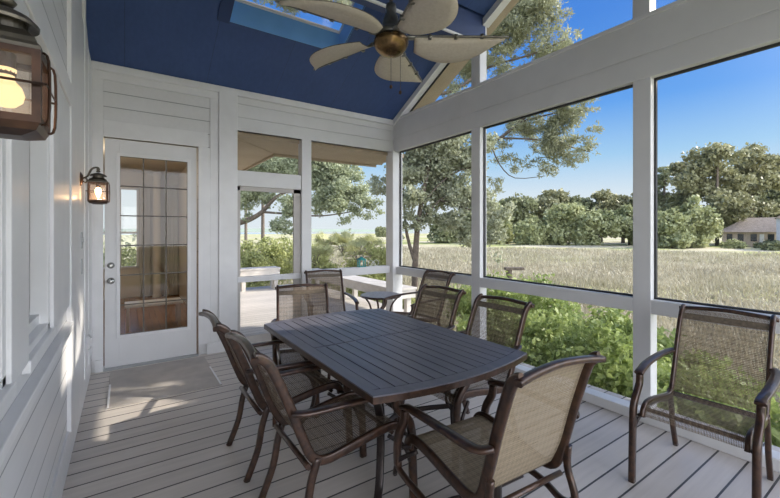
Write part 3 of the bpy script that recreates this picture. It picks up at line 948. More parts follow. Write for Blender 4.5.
def chair(label, hw=.228, swivel=False, top=0., lean=1.):
    t = empty('sling_armchair' if not swivel else 'swivel_armchair'); tag(t, label, 'chair', None)
    BK = lambda y: -.225 + (y + .225) * lean
    rail = [(.285, .375), (.27, .415), (.22, .435), (.10, .425), (-.05, .398), (-.16, .385), (-.225, .415), (BK(-.275), .52), (BK(-.335), .68 + top * .3), (BK(-.395), .82 + top * .7), (BK(-.43), .885 + top)]
    curl = rail + [(BK(-.465), .915 + top), (BK(-.490), .922 + top)]
    for s in (-1, 1):
        MB().sweep([(s * hw, y, z) for y, z in curl], .026, .046, side=(1, 0, 0)).build('side_rail', M['frame'], t, smooth=True)
    seat = smoothline(rail[0:6] + [(-.20, .395)], 3)
    back = smoothline([(-.215, .41), (BK(-.275), .52), (BK(-.335), .68 + top * .3), (BK(-.395), .82 + top * .7), (BK(-.43), .885 + top), (BK(-.462), .915 + top)], 3)
    up = lambda P: [(y, z + .006) for y, z in P]
    uvgrid('seat_sling', up(seat), hw - .006, M['sling2' if swivel else 'sling'], t)
    bs = uvgrid('back_sling', [(y + .006, z + .003) for y, z in back], hw - .006, M['sling2' if swivel else 'sling'], t)
    # hem band at the head of the back
    v = []
    for (y, z) in ((BK(-.408), .850 + top), (BK(-.422), .875 + top), (BK(-.43), .888 + top)):
        v += [(-hw + .008, y + .010, z + .006), (hw - .008, y + .010, z + .006)]
    MB().add(v, [(0, 1, 3, 2), (2, 3, 5, 4)]).build('hem_band', M['slinghem'], bs)
    # head rail
    hx = hw + .022
    MB().sweep([(-hx, BK(-.492), .912 + top), (-hw * .7, BK(-.480), .924 + top), (0, BK(-.474), .934 + top), (hw * .7, BK(-.480), .924 + top), (hx, BK(-.492), .912 + top)], .026, .034, side=(0, 0, 1)).build('head_rail', M['frame'], t, smooth=True)
    ax = hw + (.062 if swivel else .038)
    for s in (-1, 1):
        MB().sweep([(s * (hw + .012), BK(-.325), .648), (s * ax, -.26, .642), (s * (ax + .008), -.10, .640), (s * (ax + .008), .08, .632), (s * ax, .20, .618), (s * ax, .235, .606)], .048, .022, side=(1, 0, 0)).build('armrest', M['frame'], t, smooth=True)
        if not swivel:
            MB().sweep([(s * ax, .335, 0), (s * ax, .328, .20), (s * ax, .318, .40), (s * ax, .290, .47), (s * ax, .225, .54), (s * ax, .215, .60)], .034, .044, side=(1, 0, 0)).build('front_leg', M['frame'], t, smooth=True)
            MB().sweep([(s * (hw + .004), -.20, .41), (s * (hw + .004), -.235, .30), (s * (hw + .004), -.262, .16), (s * (hw + .004), -.325, 0)], .028, .036, side=(1, 0, 0)).build('rear_leg', M['frame'], t, smooth=True)
        else:
            MB().sweep([(s * ax, .215, .60), (s * ax, .225, .54), (s * ax, .27, .46), (s * ax, .285, .38), (s * ax, .28, .30)], .032, .042, side=(1, 0, 0)).build('arm_post', M['frame'], t, smooth=True)
            MB().sweep([(s * ax, .285, .33), (s * ax, .262, .285), (s * ax, .10, .262), (s * ax, -.10, .25), (s * (hw + .01), -.25, .255), (s * (hw + .006), -.315, .30), (s * (hw + .004), -.28, .42), (s * (hw + .004), -.285, .52)], .024, .030, side=(1, 0, 0)).build('side_loop', M['frame'], t, smooth=True)
        br = MB().sweep([(s * ax, .31, .24), (s * ax, .27, .33), (s * (hw + .01), .19, .395)], .018, .022, side=(1, 0, 0), n=8)
        br.sweep([(s * (ax + .0), .315, .375), (s * hw, .26, .385)], .016, smooth=0, n=8)
        br.build('bracket', M['frame2'], t, smooth=True)
    cr = MB().sweep([(-hw, -.245, .375), (hw, -.245, .375)], .024, .03, smooth=0)
    cr.build('rear_bar', M['frame'], t, smooth=True)
    MB().sweep([(-hw, .22, .40), (hw, .22, .40)], .022, .022, smooth=0).build('front_bar', M['frame'], t, smooth=True)
    if swivel:
        pb = MB().sweep([(-ax, .02, .205), (ax, .02, .205)], .03, .02, smooth=0)
        pb.lathe([(.03, .06), (.03, .20), (.09, .215), (.09, .37), (.10, .385)], (0, 0, 0), 20)
        pb.build('swivel_post', M['frame2'], t, smooth=True)
        rg = MB().sweep([(.27 * math.cos(a), .27 * math.sin(a), .017) for a in np.linspace(0, 2 * math.pi, 37)], .032, .028, smooth=0)
        for k in range(4):
            a = math.pi / 4 + k * math.pi / 2
            rg.sweep([(.27 * math.cos(a), .27 * math.sin(a), .02), (.15 * math.cos(a), .15 * math.sin(a), .045), (0, 0, .08)], .028, .018)
        rg.build('ring_base', M['frame2'], t, smooth=True)
    return t


G = 'matching brown sling armchairs on the porch'
proto = chair('sling armchair on the left of the table, nearer the camera')
def put(label, x, y, face, first=False):
    """face: heading of the seat front, degrees, 0 = +X"""
    o = proto if first else copy_tree(proto)
    o.location = (x, y, 0); o.rotation_euler = (0, 0, math.radians(face - 90))
    tag(o, label, 'chair', G)
    return o
put('brown sling armchair at left of the table, nearer the camera', .94, 1.90, 0, True)
put('brown sling armchair at left of the table, nearer the glazed door', .91, 2.56, 0)
put('brown sling armchair across the table, beside the middle wall post', 1.95, 1.96, 182)
put('brown sling armchair across the table, farther from the camera', 1.96, 2.63, 186)
put('brown sling armchair by the marsh-side wall near the round table', 2.91, 3.76, 183)
put('brown sling armchair at the far head of the table', 1.28, 3.12, 253)
put('brown sling armchair behind the head chair, against the back wall', 2.06, 4.27, 256)
put('large brown sling armchair standing alone at right', 2.79, .82, 184)
fc = chair('brown swivel armchair at the near end of the table, back to camera', .232, True, .022, .76)
fc.location = (1.39, 1.258, 0); fc.rotation_euler = (0, 0, math.radians(-3.5))

# small round side table
t = empty('side_table', (2.93, 4.5, 0)); tag(t, 'small round stone-topped side table in the far corner', 'table')
MB().lathe([(.26, .555), (.275, .562), (.275, .575), (.265, .58)], n=36).build('table_top', M['stone'], t, smooth=False)
MB().lathe([(.278, .55), (.285, .556), (.285, .572), (.277, .576)], n=36).build('rim', M['frame'], t, smooth=True)
for k in range(4):
    a = math.pi / 4 + k * math.pi / 2
    MB().sweep([(.24 * math.cos(a), .24 * math.sin(a), .55), (.15 * math.cos(a), .15 * math.sin(a), .42), (.13 * math.cos(a), .13 * math.sin(a), .2), (.24 * math.cos(a), .24 * math.sin(a), 0)], .024, n=8).build('leg', M['frame'], t, smooth=True)

# ------------------------------------------------------------------ landscape
ZG = -1.0
def ground():
    n = 90
    xs = np.concatenate([np.linspace(-60, 40, 60), np.linspace(45, 260, 44)])
    ys = np.concatenate([np.linspace(-60, 60, 70), np.linspace(65, 330, 44)])
    rng = np.random.default_rng(3)
    X, Y = np.meshgrid(xs, ys, indexing='ij')
    Z = ZG + .05 * np.sin(X * .9) * np.cos(Y * .7) + rng.normal(0, .02, X.shape)
    V = np.stack([X, Y, Z], -1).reshape(-1, 3)
    a = np.arange(len(xs) - 1)[:, None] * len(ys) + np.arange(len(ys) - 1)[None]
    F = np.stack([a, a + len(ys), a + len(ys) + 1, a + 1], -1).reshape(-1, 4)
    o = npmesh('ground', V, F, M['marsh'])
    struct(o, 'pale marsh ground stretching to the tree line', 'ground')
ground()
struct(MB().box(-200, 120, 330, 900, ZG - .2, ZG + .25).build('water', M['water']), 'strip of water on the horizon beyond the marsh', 'water')
struct(MB().prism([(-400, ZG), (700, ZG), (700, 5), (300, 8), (0, 6), (-400, 7)], 1, 900, 930).build('far_shore', M['farshore']), 'low dark shore on the horizon', 'shore')

# marsh grass: blades
def blades():
    rng = np.random.default_rng(11)
    n = 95000
    r = 5.5 + 50 * rng.random(n) ** 1.5
    th = np.radians(rng.uniform(-12, 82, n))     # measured from +X towards +Y
    x = r * np.cos(th); y = r * np.sin(th)
    keep = ~((x < 4.7) & (y < 12)) & (x > 4.4)
    keep |= (y > 12.5)
    x, y, r = x[keep], y[keep], r[keep]
    n = len(x)
    h = (.16 + .30 * rng.random(n)) * (1 + .25 * np.sin(x * .5) * np.cos(y * .6))
    w = .012 + .0011 * r
    a = rng.uniform(0, 2 * np.pi, n)
    dx, dy = np.cos(a) * w, np.sin(a) * w
    lx, ly = rng.normal(0, .15, n), rng.normal(0, .15, n)
    z = np.full(n, ZG)
    V = np.stack([np.stack([x - dx, y - dy, z], -1), np.stack([x + dx, y + dy, z], -1), np.stack([x + lx, y + ly, z + h], -1)], 1).reshape(-1, 3)
    F = np.arange(3 * n).reshape(-1, 3)
    o = npmesh('marsh_grass', V, F, M['blade'])
    tag(o, 'pale dry marsh grass covering the ground beyond the porch', 'grass', kind='stuff')
blades()


def cloud(blobs, n, size, seed, aspect=2.0, clump=.16, perblob=26, flat=1.0, shell=.55, droop=0.):
    """leaf faces gathered in clumps on and in the blobs; blobs: (x,y,z,r)"""
    rng = np.random.default_rng(seed)
    B_ = np.array(blobs, float)
    w = B_[:, 3] ** 2; w /= w.sum()
    nc = perblob * len(B_)
    bi = rng.choice(len(B_), nc, p=w)
    d = rng.normal(size=(nc, 3)); d /= np.linalg.norm(d, axis=1)[:, None]
    rad = B_[bi, 3] * (shell + (1 - shell) * rng.random(nc) ** .5)
    cc = B_[bi, :3] + d * rad[:, None] * np.array([1, 1, flat])
    cr = B_[bi, 3] * clump * (.6 + .9 * rng.random(nc))
    ci = rng.choice(nc, n, p=cr ** 2 / (cr ** 2).sum())
    p = cc[ci] + rng.normal(size=(n, 3)) * cr[ci][:, None] * np.array([1, 1, .7])
    u = rng.normal(size=(n, 3)); u[:, 2] -= droop; u /= np.linalg.norm(u, axis=1)[:, None]
    q = rng.normal(size=(n, 3)); v = np.cross(u, q); v /= np.linalg.norm(v, axis=1)[:, None]
    s = size * (.6 + .8 * rng.random(n))[:, None]
    a = p + u * s * .5; b = p - u * s * .5; c = p + v * s * .5 / aspect + u * s * .08; e = p - v * s * .5 / aspect + u * s * .08
    V = np.stack([a, c, b, e], 1).reshape(-1, 3)
    return V, np.arange(4 * n).reshape(-1, 4)


def tree(name, label, cat, base, trunk, blobs, n, size, mat, seed, group=None, branches=(), tr=.2, **kw):
    base = Vector(base)
    t = empty(name, base); tag(t, label, cat, group)
    rel = [(b[0] - base.x, b[1] - base.y, b[2] - base.z, b[3]) for b in blobs]
    V, F = cloud(rel, n, size, seed, **kw)
    npmesh('foliage', V, F, mat, t)
    if trunk:
        tp = [Vector(p) - base for p in trunk]
        mb = MB().sweep(tp, tr * 2, n=10, smooth=3, taper=.45)
        mb.build('trunk', M['bark'], t, smooth=True)
    for br in branches:
        mb = MB().sweep([Vector(p) - base for p in br[:-1]], br[-1], n=7, smooth=3, taper=.35)
        mb.build('branch', M['bark'], t, smooth=True)
    return t


def blob(x, y, d, rpx):
    p = at(x, y, d)
    return (p.x, p.y, p.z, rpx * d / FPX)


def gp_(x, d):
    p = at(x, YH, d); return (p.x, p.y, ZG)

# pine whose branches reach over the porch
D0 = 12.5
pb = gp_(392, 13.5)
bl = [blob(*q) for q in ((505, 28, D0, 24), (530, 12, 12, 26), (548, 45, D0, 22), (498, 60, 13, 18), (515, 85, 13, 18), (540, 95, 12.3, 20), (565, 112, 12, 20), (590, 100, 11.8, 13), (596, 125, 11.8, 10),
                         (548, 140, 12.5, 20), (525, 125, 12.8, 18), (572, 150, 12.2, 17), (590, 150, 12, 10), (548, 168, 12.6, 13), (520, 165, 13, 13), (500, 150, 13, 13), (497, 185, 13, 10), (572, 40, 12, 10), (560, 15, 12, 14), (500, 5, 12.5, 20), (455, 90, 13.5, 16), (470, 60, 13.5, 20), (530, -25, 12.5, 30), (495, -30, 12.5, 30), (440, 20, 13.5, 30), (285, -4, 12, 20), (335, 2, 12.5, 18), (255, -25, 12, 25), (310, -30, 12, 28), (360, -10, 13, 20))]
P_ = lambda x, y, d: tuple(at(x, y, d))
tree('pine_tree', 'tall pine reaching long branches over the marsh-side screens', 'tree', pb,
     [pb, P_(392, 180, 13.5), P_(393, 60, 13.5), P_(400, -80, 13.5)], bl, 105000, .16, M['leaf_pine'], 21, tr=.22,
     branches=[(P_(392, 165, 13.5), P_(440, 155, 13.2), P_(490, 143, 13), P_(520, 122, 12.7), P_(545, 95, 12.3), .15),
               (P_(500, 138, 12.9), P_(540, 140, 12.5), P_(575, 148, 12.2), P_(590, 152, 12), .06),
               (P_(520, 122, 12.7), P_(560, 112, 12.2), P_(592, 108, 11.8), .06),
               (P_(393, 100, 13.5), P_(450, 92, 13.3), P_(487, 68, 13), P_(530, 55, 12.5), P_(565, 40, 12.2), .11),
               (P_(395, 0, 13.5), P_(350, -10, 13), P_(300, -12, 12.3), P_(260, -20, 12), .13),
               (P_(395, 40, 13.5), P_(450, 25, 13), P_(510, 15, 12.5), P_(550, 5, 12.2), .12),
               (P_(490, 143, 13), P_(500, 165, 13), P_(515, 178, 13), P_(545, 176, 12.8), .05)],
     aspect=5, clump=.145, perblob=36, shell=.1)
# sweetgum beside it
D1 = 11
gb = gp_(414, D1)
bl = [blob(*q) for q in ((405, 170, 11, 16), (425, 160, 11.3, 18), (448, 160, 11, 16), (468, 165, 11, 14), (412, 195, 10.6, 14), (440, 190, 11.5, 16), (462, 195, 11, 15), (480, 200, 11, 12), (455, 220, 10.8, 12), (470, 235, 10.8, 11),
                         (410, 222, 10.8, 10), (495, 215, 10.5, 12), (495, 240, 10.5, 10), (498, 258, 10.5, 7), (430, 215, 11, 10), (440, 140, 11, 20), (415, 130, 11, 20), (480, 145, 11, 14), (400, 240, 10.6, 7), (510, 210, 10.5, 9), (378, 185, 11.5, 10))]
tree('sweetgum_tree', 'leafy broadleaf tree with forked trunk behind the far narrow screen', 'tree', gb,
     [gb, P_(416, 245, D1), P_(421, 205, D1), P_(430, 160, D1)], bl, 50000, .095, M['leaf_gum'], 22, tr=.10,
     branches=[(P_(415, 262, D1), P_(407, 235, D1), P_(404, 205, D1), P_(402, 160, D1), .11), (P_(418, 225, D1), P_(440, 200, D1), P_(460, 190, D1), .07), (P_(421, 205, D1), P_(450, 175, D1), P_(480, 165, D1), .07), (P_(440, 200, D1), P_(475, 212, 10.8), P_(495, 228, 10.6), .05)],
     aspect=1.6, clump=.22, perblob=26, shell=.25)
# live oak behind the deck
D2 = 18
ob = gp_(224, D2)
bl = [blob(*q) for q in ((318, 175, 18, 18), (338, 168, 18, 16), (335, 195, 17, 16), (355, 188, 17.5, 13), (362, 206, 17, 12), (322, 205, 17.5, 12), (345, 214, 17, 11), (378, 208, 17, 8), (325, 155, 18, 20), (300, 170, 18, 18), (355, 172, 18, 8),
                         (275, 165, 18, 18), (290, 205, 17, 12), (280, 222, 17, 10), (262, 190, 18, 12), (245, 195, 18, 14), (246, 215, 18, 8), (292, 228, 17, 8), (255, 160, 18, 16), (235, 170, 18, 18), (345, 230, 16, 6), (270, 205, 18, 7))]
tree('live_oak', 'spreading live oak behind the deck, seen through the screen door', 'tree', ob,
     [ob, P_(226, 240, D2), P_(232, 215, D2)], bl, 65000, .12, M['leaf_oak'], 23, tr=.32,
     branches=[(P_(230, 225, D2), P_(248, 220, D2), P_(262, 212, D2), P_(275, 198, D2), P_(295, 188, D2), P_(325, 178, D2), .24), (P_(232, 215, D2), P_(250, 190, D2), P_(290, 165, D2), .2), (P_(262, 212, D2), P_(290, 214, 17.5), P_(320, 216, 17), P_(350, 212, 17), .10)],
     aspect=1.6, clump=.20, perblob=26, shell=.25)
for k, (x, d, tx) in enumerate(((246, 30, 'thin bare trunk left of the big oak branch'), (263, 24, 'slim pole-like trunk in the middle of the screen door view'))):
    b0 = gp_(x, d)
    tree('slim_tree', tx, 'tree', b0, [b0, P_(x, 200, d), P_(x + 2, 170, d)], [blob(x, 178, d, 11), blob(x + 4, 190, d, 8)], 1500, .2, M['leaf_oak'], 60 + k, tr=.11, aspect=1.6)
# bushes beyond the deck
bush_specs = [(247, 252, 14.5, 11, 'yellow-green bush beyond the deck, leftmost in the screen door view'), (268, 250, 14, 12, 'yellow-green bush in the middle of the screen door view'), (290, 248, 15, 13, 'bush beyond the deck beside the screen door stile'),
              (318, 262, 12.5, 12, 'bright low bush behind the deck chair'), (352, 268, 13, 10, 'low bush under the palmettos'), (378, 258, 12.5, 11, 'bush beyond the deck behind the corner post'), (255, 262, 12, 8, 'low pale bush just past the sunlit far bench'),
              (372, 278, 10, 10, 'dark bush below the back rail beyond the marsh-side bench'), (400, 300, 9.5, 10, 'bush outside the corner post, below the rail')]
for k, (x, y, d, r, lb) in enumerate(bush_specs):
    b0 = gp_(x, d)
    p = at(x, y, d); rr = r * d / FPX
    bl = [(p.x, p.y, p.z, rr), (p.x + .5 * rr, p.y - .3 * rr, p.z - rr, rr * 1.1), (p.x - .6 * rr, p.y + .2 * rr, p.z - rr * 1.1, rr * 1.1), (p.x, p.y, (p.z + ZG) / 2, rr)]
    tree('bush', lb, 'bush', b0, None, bl, 3500, .10, M['leaf_bush'], 80 + k, aspect=1.7, clump=.22, shell=.35)
tree('bush', 'bush glimpsed through the glazed door and the inner room window', 'bush', (.1, 12.6, ZG), None, [(0, 12.6, .3, .9), (.5, 12.8, .9, .7), (-.6, 12.5, .6, .8), (.2, 12.6, -.4, .9)], 5000, .11, M['leaf_bush'], 99, aspect=1.7, clump=.22, shell=.35)
# palmettos
rng = random.Random(5)
def palmetto(x, y, d, label, seed, R=.55):
    b0 = gp_(x, d)
    top = at(x, y, d).z - ZG
    t = empty('palmetto', b0); tag(t, label, 'palmetto', 'palmettos beyond the deck')
    r = random.Random(seed)
    mb = MB()
    stem = MB()
    for k in range(16):
        az = r.uniform(0, 6.28); el = r.uniform(.15, 1.2)
        L_ = R * r.uniform(.8, 1.2)
        c = Vector((math.cos(az) * math.cos(el) * L_, math.sin(az) * math.cos(el) * L_, top - R * .9 + math.sin(el) * L_))
        stem.sweep([(0, 0, max(.05, top - R * 1.2)), tuple(c * .5 + Vector((0, 0, (top - R) * .5 + .1))), tuple(c)], .02, n=5, smooth=2)
        out = (c - Vector((0, 0, top - R))).normalized()
        side = out.cross(Vector((0, 0, 1))).normalized(); upv = side.cross(out)
        for j in range(15):
            a = math.radians(-80 + 160 * j / 14)
            dr = (out * math.cos(a) + side * math.sin(a)).normalized()
            e = c + dr * .42 * R / .55 - Vector((0, 0, .10 * abs(math.sin(a)) + .06))
            m_ = c.lerp(e, .5) + Vector((0, 0, .03))
            wv = dr.cross(upv).normalized() * .022
            mb.add([tuple(c), tuple(m_ + wv), tuple(e), tuple(m_ - wv)], [(0, 1, 2, 3)])
    mb.build('fronds', M['palm'], t)
    stem.build('stems', M['bark'], t)
for k, (x, y, d, lb) in enumerate(((327, 240, 13.5, 'palmetto beyond the deck, left of the pair behind the window'), (343, 238, 14.5, 'palmetto in the centre of the back screen view'), (358, 246, 13, 'palmetto just left of the teal lantern'), (372, 242, 14.5, 'palmetto behind the wire ornament'), (316, 250, 12.5, 'palmetto close to the post beside the screen door'))):
    palmetto(x, y, d, lb, 40 + k)

# shrubs right outside the porch
sh_specs = [((4.9, 3.15, -.38), .62, 'bright green shrub outside, behind the chair beside the middle post'), ((4.6, 2.30, -.28), .58, 'bright green shrub outside the middle screen'), ((4.45, 1.45, -.42), .55, 'bright green shrub outside, left of the wall post'),
            ((4.5, .65, -.48), .5, 'bright green shrub low behind the lone chair'), ((5.6, 2.6, -.25), .6, 'green shrub farther out beyond the middle screen'), ((5.0, 4.2, -.40), .6, 'green shrub outside the far narrow screen'), ((5.5, 1.6, -.5), .5, 'green shrub farther out beside the wall post'), ((5.3, 3.75, -.42), .5, 'taller green shrub outside, between the two far chairs'), ((5.7, 5.1, .05), .6, 'green shrub at the foot of the forked broadleaf tree'), ((6.7, 4.6, -.05), .6, 'green shrub farther out beyond the far narrow screen')]
for k, (p, r, lb) in enumerate(sh_specs):
    bl = [(p[0], p[1], p[2], r), (p[0] + .3, p[1] + .35, p[2] - .1, r * .8), (p[0] - .1, p[1] - .4, p[2] - .05, r * .8), (p[0] + .2, p[1], p[2] - .35, r)]
    tree('shrub', lb, 'shrub', (p[0], p[1], ZG), None, bl, 6500, .085, M['leaf_shrub'], 120 + k, aspect=1.7, clump=.16, perblob=34, shell=.5)

# far tree line ------------------------------------------------------
def fartree(x, ytop, wpx, d, kind, label, seed, ybot=246):
    b0 = gp_(x, d)
    s = d / FPX
    zt = H + (YH - ytop) * s
    hgt = zt - ZG
    w = wpx * s / 2
    r = random.Random(seed)
    bl = []
    if kind == 'pine':
        for k in range(20):
            q = (k % 10) / 9
            bl.append((b0[0] + r.uniform(-w, w) * .65, b0[1] + r.uniform(-w, w) * .65, ZG + hgt * (.30 + .58 * q), w * r.uniform(.30, .42)))
        m, n, fl = M['leaf_far3'], 9000, .7
    elif kind == 'round':
        for k in range(16):
            bl.append((b0[0] + r.uniform(-w, w) * .6, b0[1] + r.uniform(-w, w) * .6, ZG + hgt * r.uniform(.16, .80), w * r.uniform(.38, .5)))
        m, n, fl = M['leaf_far'], 9000, .8
    else:
        for k in range(14):
            bl.append((b0[0] + r.uniform(-w, w) * .6, b0[1] + r.uniform(-w, w) * .6, ZG + hgt * r.uniform(.12, .76), w * r.uniform(.40, .5)))
        m, n, fl = M['leaf_far2'], 11000, .8
    bl.append((b0[0], b0[1], zt - w * .32, w * .32))
    tree({'pine': 'pine_tree', 'round': 'oak_tree', 'light': 'willow_tree'}[kind], label, 'tree', b0, [b0, (b0[0], b0[1], ZG + hgt * .5), (b0[0] + .3, b0[1], ZG + hgt * .9)], bl, n, .55 * d / 70 + .04, m, seed, 'tree line across the marsh', tr=.28 * d / 70, aspect=1.4, clump=.22, perblob=16, flat=fl, shell=.35)
FT = [
    (478, 205, 40, 82, 'round', 'dark tree of the far line just left of the marsh-side post'),
    (497, 204, 36, 76, 'light', 'pale tree at the left start of the middle-screen tree line'),
    (515, 193, 36, 82, 'round', 'dark rounded tree right of the sweetgum leaves'),
    (532, 214, 30, 70, 'light', 'pale green low tree left of centre in the middle screen'),
    (548, 189, 34, 84, 'pine', 'tall pine crown standing above the middle of the tree line'),
    (560, 202, 46, 70, 'light', 'broad light green tree at the centre of the middle screen'),
    (578, 193, 34, 84, 'round', 'dark tree behind the broad light green one'),
    (601, 190, 36, 82, 'pine', 'tall pine crown right of centre in the middle screen'),
    (598, 209, 40, 66, 'light', 'greyish low tree with a dark hollow beneath it'),
    (623, 194, 36, 80, 'pine', 'pine crown at the right edge of the middle screen'),
    (630, 204, 34, 68, 'light', 'low willowy tree beside the white post'),
    (645, 196, 30, 80, 'round', 'tree of the far line hidden partly by the wall post'),
    (664, 164, 40, 72, 'round', 'dark tree rising just right of the wall post'),
    (686, 160, 40, 74, 'pine', 'open pine left of the tallest tree by the house'),
    (717, 143, 58, 64, 'pine', 'tallest broad-crowned pine left of the far house'),
    (752, 143, 50, 68, 'pine', 'large pine rising behind the far house roof'),
    (778, 155, 40, 72, 'pine', 'pine at the right edge of the view behind the grey building'),
    (735, 178, 50, 72, 'round', 'dense dark tree filling in behind the far house'),
    (672, 208, 34, 56, 'light', 'pale round tree low beside the wall post in the wide screen'),
    (692, 196, 40, 58, 'light', 'pale feathery tree left of the house'),
    (764, 190, 44, 74, 'round', 'dark tree directly above the house ridge'),
    (800, 170, 50, 70, 'round', 'dark tree beyond the right edge of the wide screen'),
    (448, 214, 36, 80, 'round', 'dark tree of the far line seen beneath the sweetgum branches'),
    (381, 227, 10, 160, 'round', 'tiny distant tree on the horizon right of the live oak'),
]
for k, a in enumerate(FT):
    fartree(*a, seed=200 + k)
for k, (x, d, r, lb) in enumerate(((735, 55, .95, 'clipped round bush left of the house porch'), (767, 56, .85, 'dark clipped bush in front of the house'), (777, 50, .9, 'bush at the right edge in front of the grey building'), (690, 58, .9, 'low bush at the foot of the pale trees left of the house'))):
    b0 = gp_(x, d)
    tree('bush', lb, 'bush', b0, None, [(b0[0], b0[1], ZG + r * .5, r), (b0[0] + r * .6, b0[1] - r * .4, ZG + r * .35, r * .8), (b0[0] - r * .5, b0[1] + r * .7, ZG + r * .4, r * .85)], 2600, .28, M['leaf_far2' if k in (0,) else 'leaf_far'], 300 + k, aspect=1.4, flat=.7)

# house across the marsh
hd = 60
hb = Vector(gp_(748, hd)); hz = ZG + .0
t = empty('house', hb, -YAW - .70); tag(t, 'low brown house with a grey hipped roof across the marsh', 'house')
MB().box(-3.0, 3.3, 0, 6, 0, 2.35).build('wall', M['sid'], t)
rf = MB().add([(-3.6, -.6, 2.3), (3.9, -.6, 2.3), (3.9, 6.6, 2.3), (-3.6, 6.6, 2.3), (-.2, 3, 4.6), (3.9, 3, 4.6)], [(0, 1, 5, 4), (1, 2, 5), (2, 3, 4, 5), (3, 0, 4), (0, 3, 2, 1)])
rf.build('roof', M['roofsh'], t)
for x in (-2.5, -1.2, .3, 2.2): MB().box(x, x + .7, -.04, 0, .9, 2.0).build('window', M['darkwin'], t)
MB().box(1.3, 1.8, -.04, 0, .1, 2.0).build('door', M['whitetrim'], t)
t = empty('building', gp_(790, 52), -YAW - .80); tag(t, 'blue-grey sided building at the right edge beyond the marsh', 'building')
MB().box(-1.3, 6, 0, 5, 0, 4.3).build('wall', M['gsid'], t)
MB().prism([(-1.5, 4.2), (6.2, 4.2), (2.3, 6.8)], 1, -.4, 5.4).build('roof', M['roofsh'], t)

# weathered post with board in the marsh
p = at(509, 281, 17); q = at(509, 270, 17)
t = empty('marsh_post', (p.x, p.y, ZG)); tag(t, 'weathered wooden post with a flat board in the marsh', 'post')
MB().box(-.09, .09, -.09, .09, 0, q.z - ZG).build('post', M['bark'], t)
b_ = MB().box(-.18, .62, -.16, .16, q.z - ZG, q.z - ZG + .12).build('board', M['bark'], t); b_.rotation_euler = (0, 0, -YAW)

# oaks standing out of view to the south-east, which shade the porch
def shade(x, y, bl, label, seed, n):
    tree('oak_tree', label, 'tree', (x, y, ZG), [(x, y, ZG), (x + .2, y, 3), (x, y, 6.0)], bl, n, .30, M['leaf_oak'], seed, 'oaks beside the porch', tr=.3, aspect=1.4, clump=.22, perblob=30, shell=.1)
sd0 = Vector((1.40, -.68, 1.0))
def up(y, z, t):
    p = Vector((3.518, y + .31, z)) + sd0 * t
    return p
def crown(cells, t, r):
    return [(*up(y, z, t + .25 * ((i * 7) % 5 - 2)), r * (1 + .12 * ((i * 5) % 3 - 1))) for i, (y, z) in enumerate(cells)]
shade(9.6, -4.9, crown([(-1.8, .6), (-1.2, 1.4), (-1.9, 2.2), (-1.0, 2.9), (-.3, .9), (-.5, 2.0), (-1.5, 3.6), (-.6, 3.7), (-.8, 4.6)], 4.6, .75), 'oak nearest the near end of the porch', 401, 15000)
shade(9.2, -2.6, crown([(.4, .7), (1.2, .5), (2.0, .6), (.4, 1.5), (.1, 2.0), (.65, 2.0), (1.3, 1.15), (2.2, 1.2), (1.0, 1.3), (1.7, 1.0), (2.8, 1.2), (-.3, 2.4), (3.1, 2.3), (.9, 4.4), (1.7, 4.5), (.1, 4.0), (-.1, 3.2), (2.4, 4.3)], 4.3, .56), 'oak south-east of the porch shading the dining table', 402, 15000)
shade(10.8, -.4, crown([(3.0, .8), (3.6, 1.3), (3.5, 2.9), (4.2, 2.2), (3.9, 3.4), (3.0, 3.2), (1.1, 6.2), (5.0, 4.2), (4.7, 3.0), (4.9, 5.7)], 5.0, .72), 'oak beyond the lone chair, out on the marsh edge', 403, 15000)

# ------------------------------------------------------------------ light
sun = bpy.data.lights.new('sun', 'SUN'); sun.energy = 5.8; sun.angle = math.radians(.6); sun.color = (1, .92, .80)
so = bpy.data.objects.new('sun', sun); C.objects.link(so)
sd_ = Vector((-1.40, .68, -1.0)).normalized()
so.rotation_euler = sd_.to_track_quat('-Z', 'Y').to_euler()
so.location = (20, -11, 16)

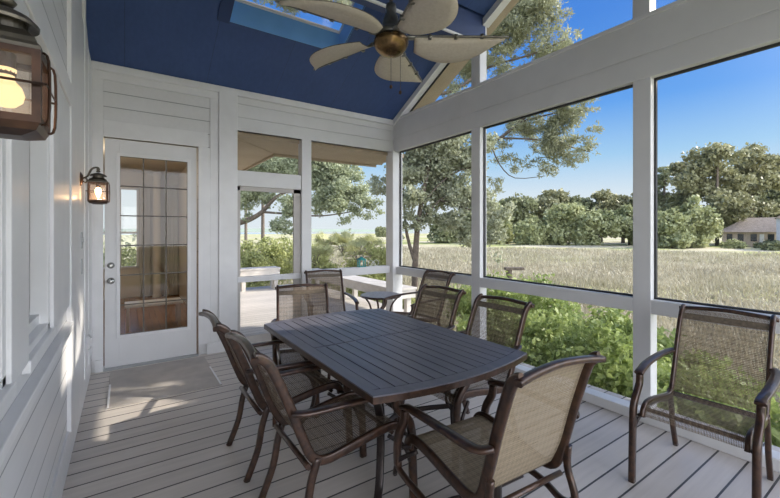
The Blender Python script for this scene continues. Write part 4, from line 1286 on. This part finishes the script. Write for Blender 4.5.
wd = bpy.data.worlds.new('sky'); bpy.context.scene.world = wd; wd.use_nodes = True
nt = wd.node_tree; nt.nodes.clear()
out = N(nt, 'ShaderNodeOutputWorld'); bg = N(nt, 'ShaderNodeBackground')
tc = N(nt, 'ShaderNodeTexCoord'); sp = N(nt, 'ShaderNodeSeparateXYZ'); L(nt, tc.outputs['Generated'], sp.inputs[0])
col = ramp(nt, sp.outputs[2], [(0.0, (.80, .88, .93)), (.08, (.76, .87, .95)), (.17, (.40, .67, .95)), (.28, (.14, .40, .92)), (.45, (.075, .27, .80)), (1.0, (.06, .20, .60))])
# brighter sky around the sun, plus unseen southern glow added to light the porch
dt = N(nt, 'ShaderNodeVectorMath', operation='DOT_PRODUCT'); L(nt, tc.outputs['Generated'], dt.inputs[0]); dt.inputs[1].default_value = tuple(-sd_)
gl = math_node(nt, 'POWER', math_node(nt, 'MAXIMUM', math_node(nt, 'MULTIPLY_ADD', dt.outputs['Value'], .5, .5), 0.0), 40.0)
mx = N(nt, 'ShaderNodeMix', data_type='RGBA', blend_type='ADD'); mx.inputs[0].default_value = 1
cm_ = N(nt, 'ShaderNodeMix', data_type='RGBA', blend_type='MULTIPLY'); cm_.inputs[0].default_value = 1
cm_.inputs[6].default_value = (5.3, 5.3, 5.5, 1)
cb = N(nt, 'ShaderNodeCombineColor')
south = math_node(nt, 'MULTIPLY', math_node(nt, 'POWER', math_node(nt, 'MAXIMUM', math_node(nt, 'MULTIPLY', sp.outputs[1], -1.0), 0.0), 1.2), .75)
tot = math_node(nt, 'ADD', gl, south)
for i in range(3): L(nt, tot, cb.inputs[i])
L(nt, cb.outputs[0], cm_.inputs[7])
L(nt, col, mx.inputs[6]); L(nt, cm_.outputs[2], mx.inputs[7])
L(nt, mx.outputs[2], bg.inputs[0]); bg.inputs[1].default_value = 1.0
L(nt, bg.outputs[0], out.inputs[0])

# ------------------------------------------------------------------ camera
cam = bpy.data.cameras.new('camera'); co = bpy.data.objects.new('camera', cam); C.objects.link(co)
co.location = (0, 0, H)
co.rotation_euler = (math.pi / 2, 0, -YAW)
cam.sensor_width = 36; cam.lens = FPX / 780 * 36
cam.shift_y = -(249 - YH) / 780
cam.clip_start = .02; cam.clip_end = 2000
sc = bpy.context.scene
sc.camera = co
sc.view_settings.view_transform = 'Standard'; sc.view_settings.look = 'None'
sc.view_settings.exposure = 0.0; sc.view_settings.gamma = 1
sc.cycles.max_bounces = 8; sc.cycles.transparent_max_bounces = 24
sc.cycles.diffuse_bounces = 4
